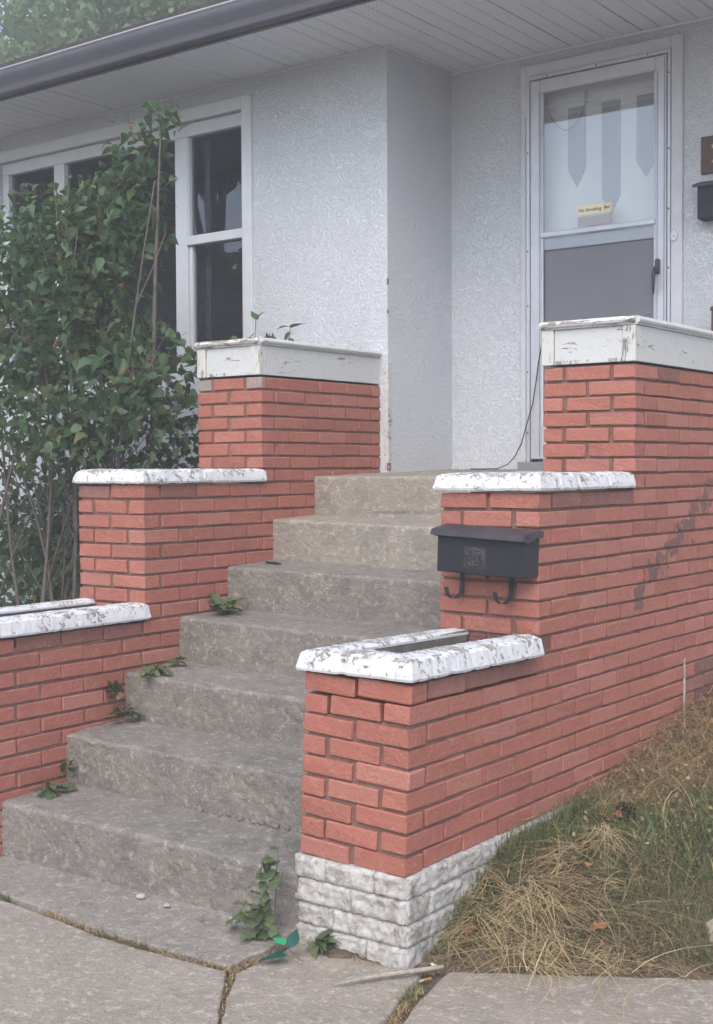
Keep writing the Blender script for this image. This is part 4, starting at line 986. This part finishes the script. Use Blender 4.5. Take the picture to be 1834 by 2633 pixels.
strip_obj('dry_stalks', p, rng.uniform(0, 6.28, n), rng.uniform(0, 1.1, n), rng.uniform(.12, .3, n), rng.uniform(.0009, .0017, n), rng.uniform(.2, .7, n), 6, 'straw', 'thin pale dead stalks on the weed mat by the wall', 'dead weeds', .6)
n = 2200; a_ = rng.uniform(0, 6.28, n); rr_ = rng.random(n)**.6; xx_ = .30+.34*rr_*np.cos(a_); yy_ = .47+.34*rr_*np.sin(a_); kp = (xx_ > .015) & (yy_ > np.array([edge_y(x) for x in xx_])+.02); xx_, yy_ = xx_[kp], yy_[kp]; n = len(xx_)
p = np.stack([xx_, yy_, [terrain(x, y)+.004+.028*rng.random() for x, y in zip(xx_, yy_)]], 1)
strip_obj('straw_litter', p, rng.uniform(0, 6.28, n), rng.uniform(-.08, .25, n), rng.uniform(.02, .08, n), rng.uniform(.0008, .002, n), rng.uniform(0, .3, n), 3, 'brown_stalk', 'flattened broken straw litter around the straw heap', 'straw', .6)
# seed bits on the dead weeds
n = 1500; yy_ = .35+2.1*rng.random(n); xx_ = .02+.6*rng.random(n); p = np.stack([xx_, yy_, [terrain(x, y)+.012+.10*rng.random()*min(1, max(.1, y-.5)) for x, y in zip(xx_, yy_)]], 1)
tag(obj('weed_seed_bits', leaves_mesh('bits', p, rng.uniform(0, 6.3, n), rng.normal(0, 1, n), rng.normal(0, 1, n), rng.uniform(.006, .02, n), 'brown_stalk', 'lilac')), 'dry seed husks scattered through the dead weeds', 'seed husks', None, 'stuff')
# weeds in the joints
def joint(name, pts, n, h, label, mix=.5):
    P = []
    for (a, b) in zip(pts, pts[1:]):
        k2 = max(1, int(n*math.dist(a, b))); t = rng.random(k2); P.append(np.stack([a[0]+(b[0]-a[0])*t+rng.normal(0, .009, k2), a[1]+(b[1]-a[1])*t+rng.normal(0, .009, k2), np.full(k2, ZWALK-.010)], 1))
    p = np.concatenate(P); n = len(p)
    strip_obj(name, p, rng.uniform(0, 6.28, n), rng.uniform(.2, 1.3, n), rng.uniform(.3, 1.1, n)*h*1.3, rng.uniform(.0012, .0028, n), rng.uniform(.1, .6, n), 4, 'grass_blade' if mix > .5 else 'brown_stalk', label, 'grass', .5)
AE = [(-1.264, -.329), (-.98, -.355), (-.80, -.362), (-.538, -.348), (-.40, -.336), (-.39, -.18)]
joint('joint_thatch', AE, 1100, .035, 'dry thatch in the joint in front of the concrete apron', .2)
joint('joint_grass', [(-.98, -.355), (-.74, -.362)], 500, .055, 'green grass tuft in the joint in front of the apron', 1)
joint('joint_grass', [(-1.60, -.288), (-1.45, -.318)], 900, .06, 'grass tuft at the left end of the apron joint', 1)
joint('crack_thatch', [(-.40, -.336), (-.29, -.49), (-.173, -.641), (.0, -.95)], 500, .018, 'dry moss and thatch in the crack across the sidewalk', .2)
joint('joint_thatch', [(.13, -.11), (.20, -.364), (.30, -.62)], 1500, .025, 'brown thatch in the wide joint of the sidewalk', .2)
joint('joint_grass', [(.125, -.12), (.16, -.24)], 900, .05, 'green grass tuft in the wide joint of the sidewalk', 1)
joint('base_thatch', [(-.36, -.045), (.0, -.05), (.10, .03)], 900, .022, 'dry litter along the foot of the white stone base', .2)
# dry leaves
for (x_, y_, dz, s_, q) in ((.215, .30, .02, .06, 'leaning in the thatch near the sidewalk'), (.40, .42, .03, .055, 'below the straw heap'), (.33, .56, .11, .05, 'on top of the straw heap'), (.10, .24, .03, .05, 'beside the white stone base'), (.16, .95, .04, .06, 'in the grass near the brick wall'), (.20, 1.02, .05, .05, 'next to the dark seed head'), (.50, .95, .04, .045, 'in the long grass'), (.74, -.01, .004, .04, 'lying alone on the open sidewalk')):
    z_ = terrain(x_, y_)+dz if y_ > edge_y(x_) else ZWALK-.004
    o = obj('dry_leaf', leaves_mesh('leaf', [np.zeros(3)], [0], [0], [0], [1.0], 'dry_leaf', 'maple', .5, np.array([random.random()])), None, None, (x_, y_, z_), rotmat(random.uniform(0, 6), R(random.uniform(0, 40)), random.uniform(-.5, .5)).to_euler()); o.scale = (s_,)*3
    tag(o, 'dry orange leaf '+q, 'dry leaf', 'fallen dry leaves')
n = 260; p = ell(n, (.235, 1.04, terrain(.235, 1.04)+.045), (.035, .05, .035)); o = obj('dark_seed_head', leaves_mesh('h', p, rng.uniform(0, 6.3, n), rng.normal(0, 1, n), rng.normal(0, 1, n), rng.uniform(.008, .02, n), 'black_head', 'lilac')); tag(o, 'blackened dead flower head in the grass', 'flower head')

# ------------------------------------------------------------------ trees
def tree(name, label, base, h, crown, n, size, mat, trunk_r, cat='tree', group=None, kind='lilac'):
    t = thing(name, label, cat, base, (0, 0, 0), group); B = Vector(base); paths = []
    tp = [B, B+Vector((.1, 0, h*.35)), B+Vector((-.05, .1, h*.7)), B+Vector((0, 0, h))]; paths.append((tp, [trunk_r, trunk_r*.75, trunk_r*.4, .02]))
    for c, r_, w in crown:
        c = Vector(c); s_ = B+Vector((0, 0, max(.5, (c.z-B.z)*.55))); paths.append(([s_, s_.lerp(c, .5)+Vector((0, 0, .2)), c], [trunk_r*.4, trunk_r*.25, .02]))
    part('trunk', tube_mesh('trunk', paths, 7, 'bark'), None, t)
    tot = sum(w for *_, w in crown); P = []
    for c, r_, w in crown:
        m_ = int(n*w/tot); cl = ell(max(4, m_//60), c, r_, .5); 
        for q in cl: P.append(ell(m_//len(cl), q, np.array(r_)*.28, .6))
    P = np.concatenate(P); m_ = len(P)
    cr = part('crown', leaves_mesh('crown', P, rng.uniform(0, 6.3, m_), rng.normal(-.4, .6, m_), rng.normal(0, .6, m_), rng.uniform(.6, 1.2, m_)*size, mat, kind), None, t); cr['kind'] = 'stuff'
    return t
tree('leafy_tree', 'pale green leafy tree rising behind the roof', (-11.5, 10.5, -.3), 7.6, [((-12.2, 10, 7.0), (2.2, 1.6, 1.6), 3), ((-10.2, 10.2, 6.6), (2.0, 1.5, 1.3), 3), ((-13.9, 11, 6.4), (1.9, 1.5, 1.9), 3), ((-8.6, 10.5, 6.4), (1.4, 1.3, 1.1), 2), ((-11.5, 10, 8.3), (1.2, 1.2, .9), 1)], 30000, .15, 'tree_leaf', .22)
tree('leafy_tree', 'pale leafy tree farther left behind the roof, against the sky', (-17.5, 13, -.3), 9.4, [((-17.2, 12.5, 8.6), (2.0, 1.4, 1.3), 3), ((-15.2, 12.8, 8.4), (1.8, 1.4, 1.0), 3), ((-13.4, 12.6, 8.7), (1.6, 1.2, 1.0), 2), ((-11.3, 12.6, 8.5), (1.5, 1.2, .8), 2)], 14000, .17, 'tree_leaf', .22)
tree('dark_tree', 'dense dark tree across the street, mirrored in the right window pane', (-10.2, -5.2, -.3), 8.2, [((-10.0, -5.2, 3.0), (2.4, 1.6, 1.15), 5), ((-10.8, -5.2, 5.65), (1.9, 1.3, .34), 2.5), ((-10.0, -5.3, 6.7), (2.2, 1.4, 1.15), 4), ((-9.2, -5.0, 4.75), (.5, .5, .16), .3)], 9000, .26, 'spruce_leaf', .2)
tree('dark_tree', 'dense dark tree across the street, mirrored in the left window panes', (-13.8, -5.4, -.3), 8.5, [((-13.6, -5.4, 3.5), (2.3, 1.5, 1.7), 4), ((-13.4, -5.4, 5.8), (2.0, 1.4, 1.3), 3), ((-12.2, -5.2, 4.6), (1.1, .9, .8), 1.5)], 7000, .30, 'spruce_leaf', .2)

# ------------------------------------------------------------------ added haze volume standing in for a lens veil
hz = tag(obj('haze', boxes([(-82, 82, -82, 82, -1.4, 11.4)])), 'added thin haze volume imitating a milky lens veil', 'haze', None, 'stuff')
hm = bpy.data.materials.new('haze'); hm.use_nodes = True; t_ = hm.node_tree; t_.nodes.clear()
vo = t_.nodes.new('ShaderNodeVolumePrincipled'); ou = t_.nodes.new('ShaderNodeOutputMaterial')
vo.inputs['Color'].default_value = (1, .985, .97, 1); vo.inputs['Density'].default_value = .0105; vo.inputs['Anisotropy'].default_value = 0.0
t_.links.new(vo.outputs[0], ou.inputs['Volume']); hz.data.materials.append(hm)
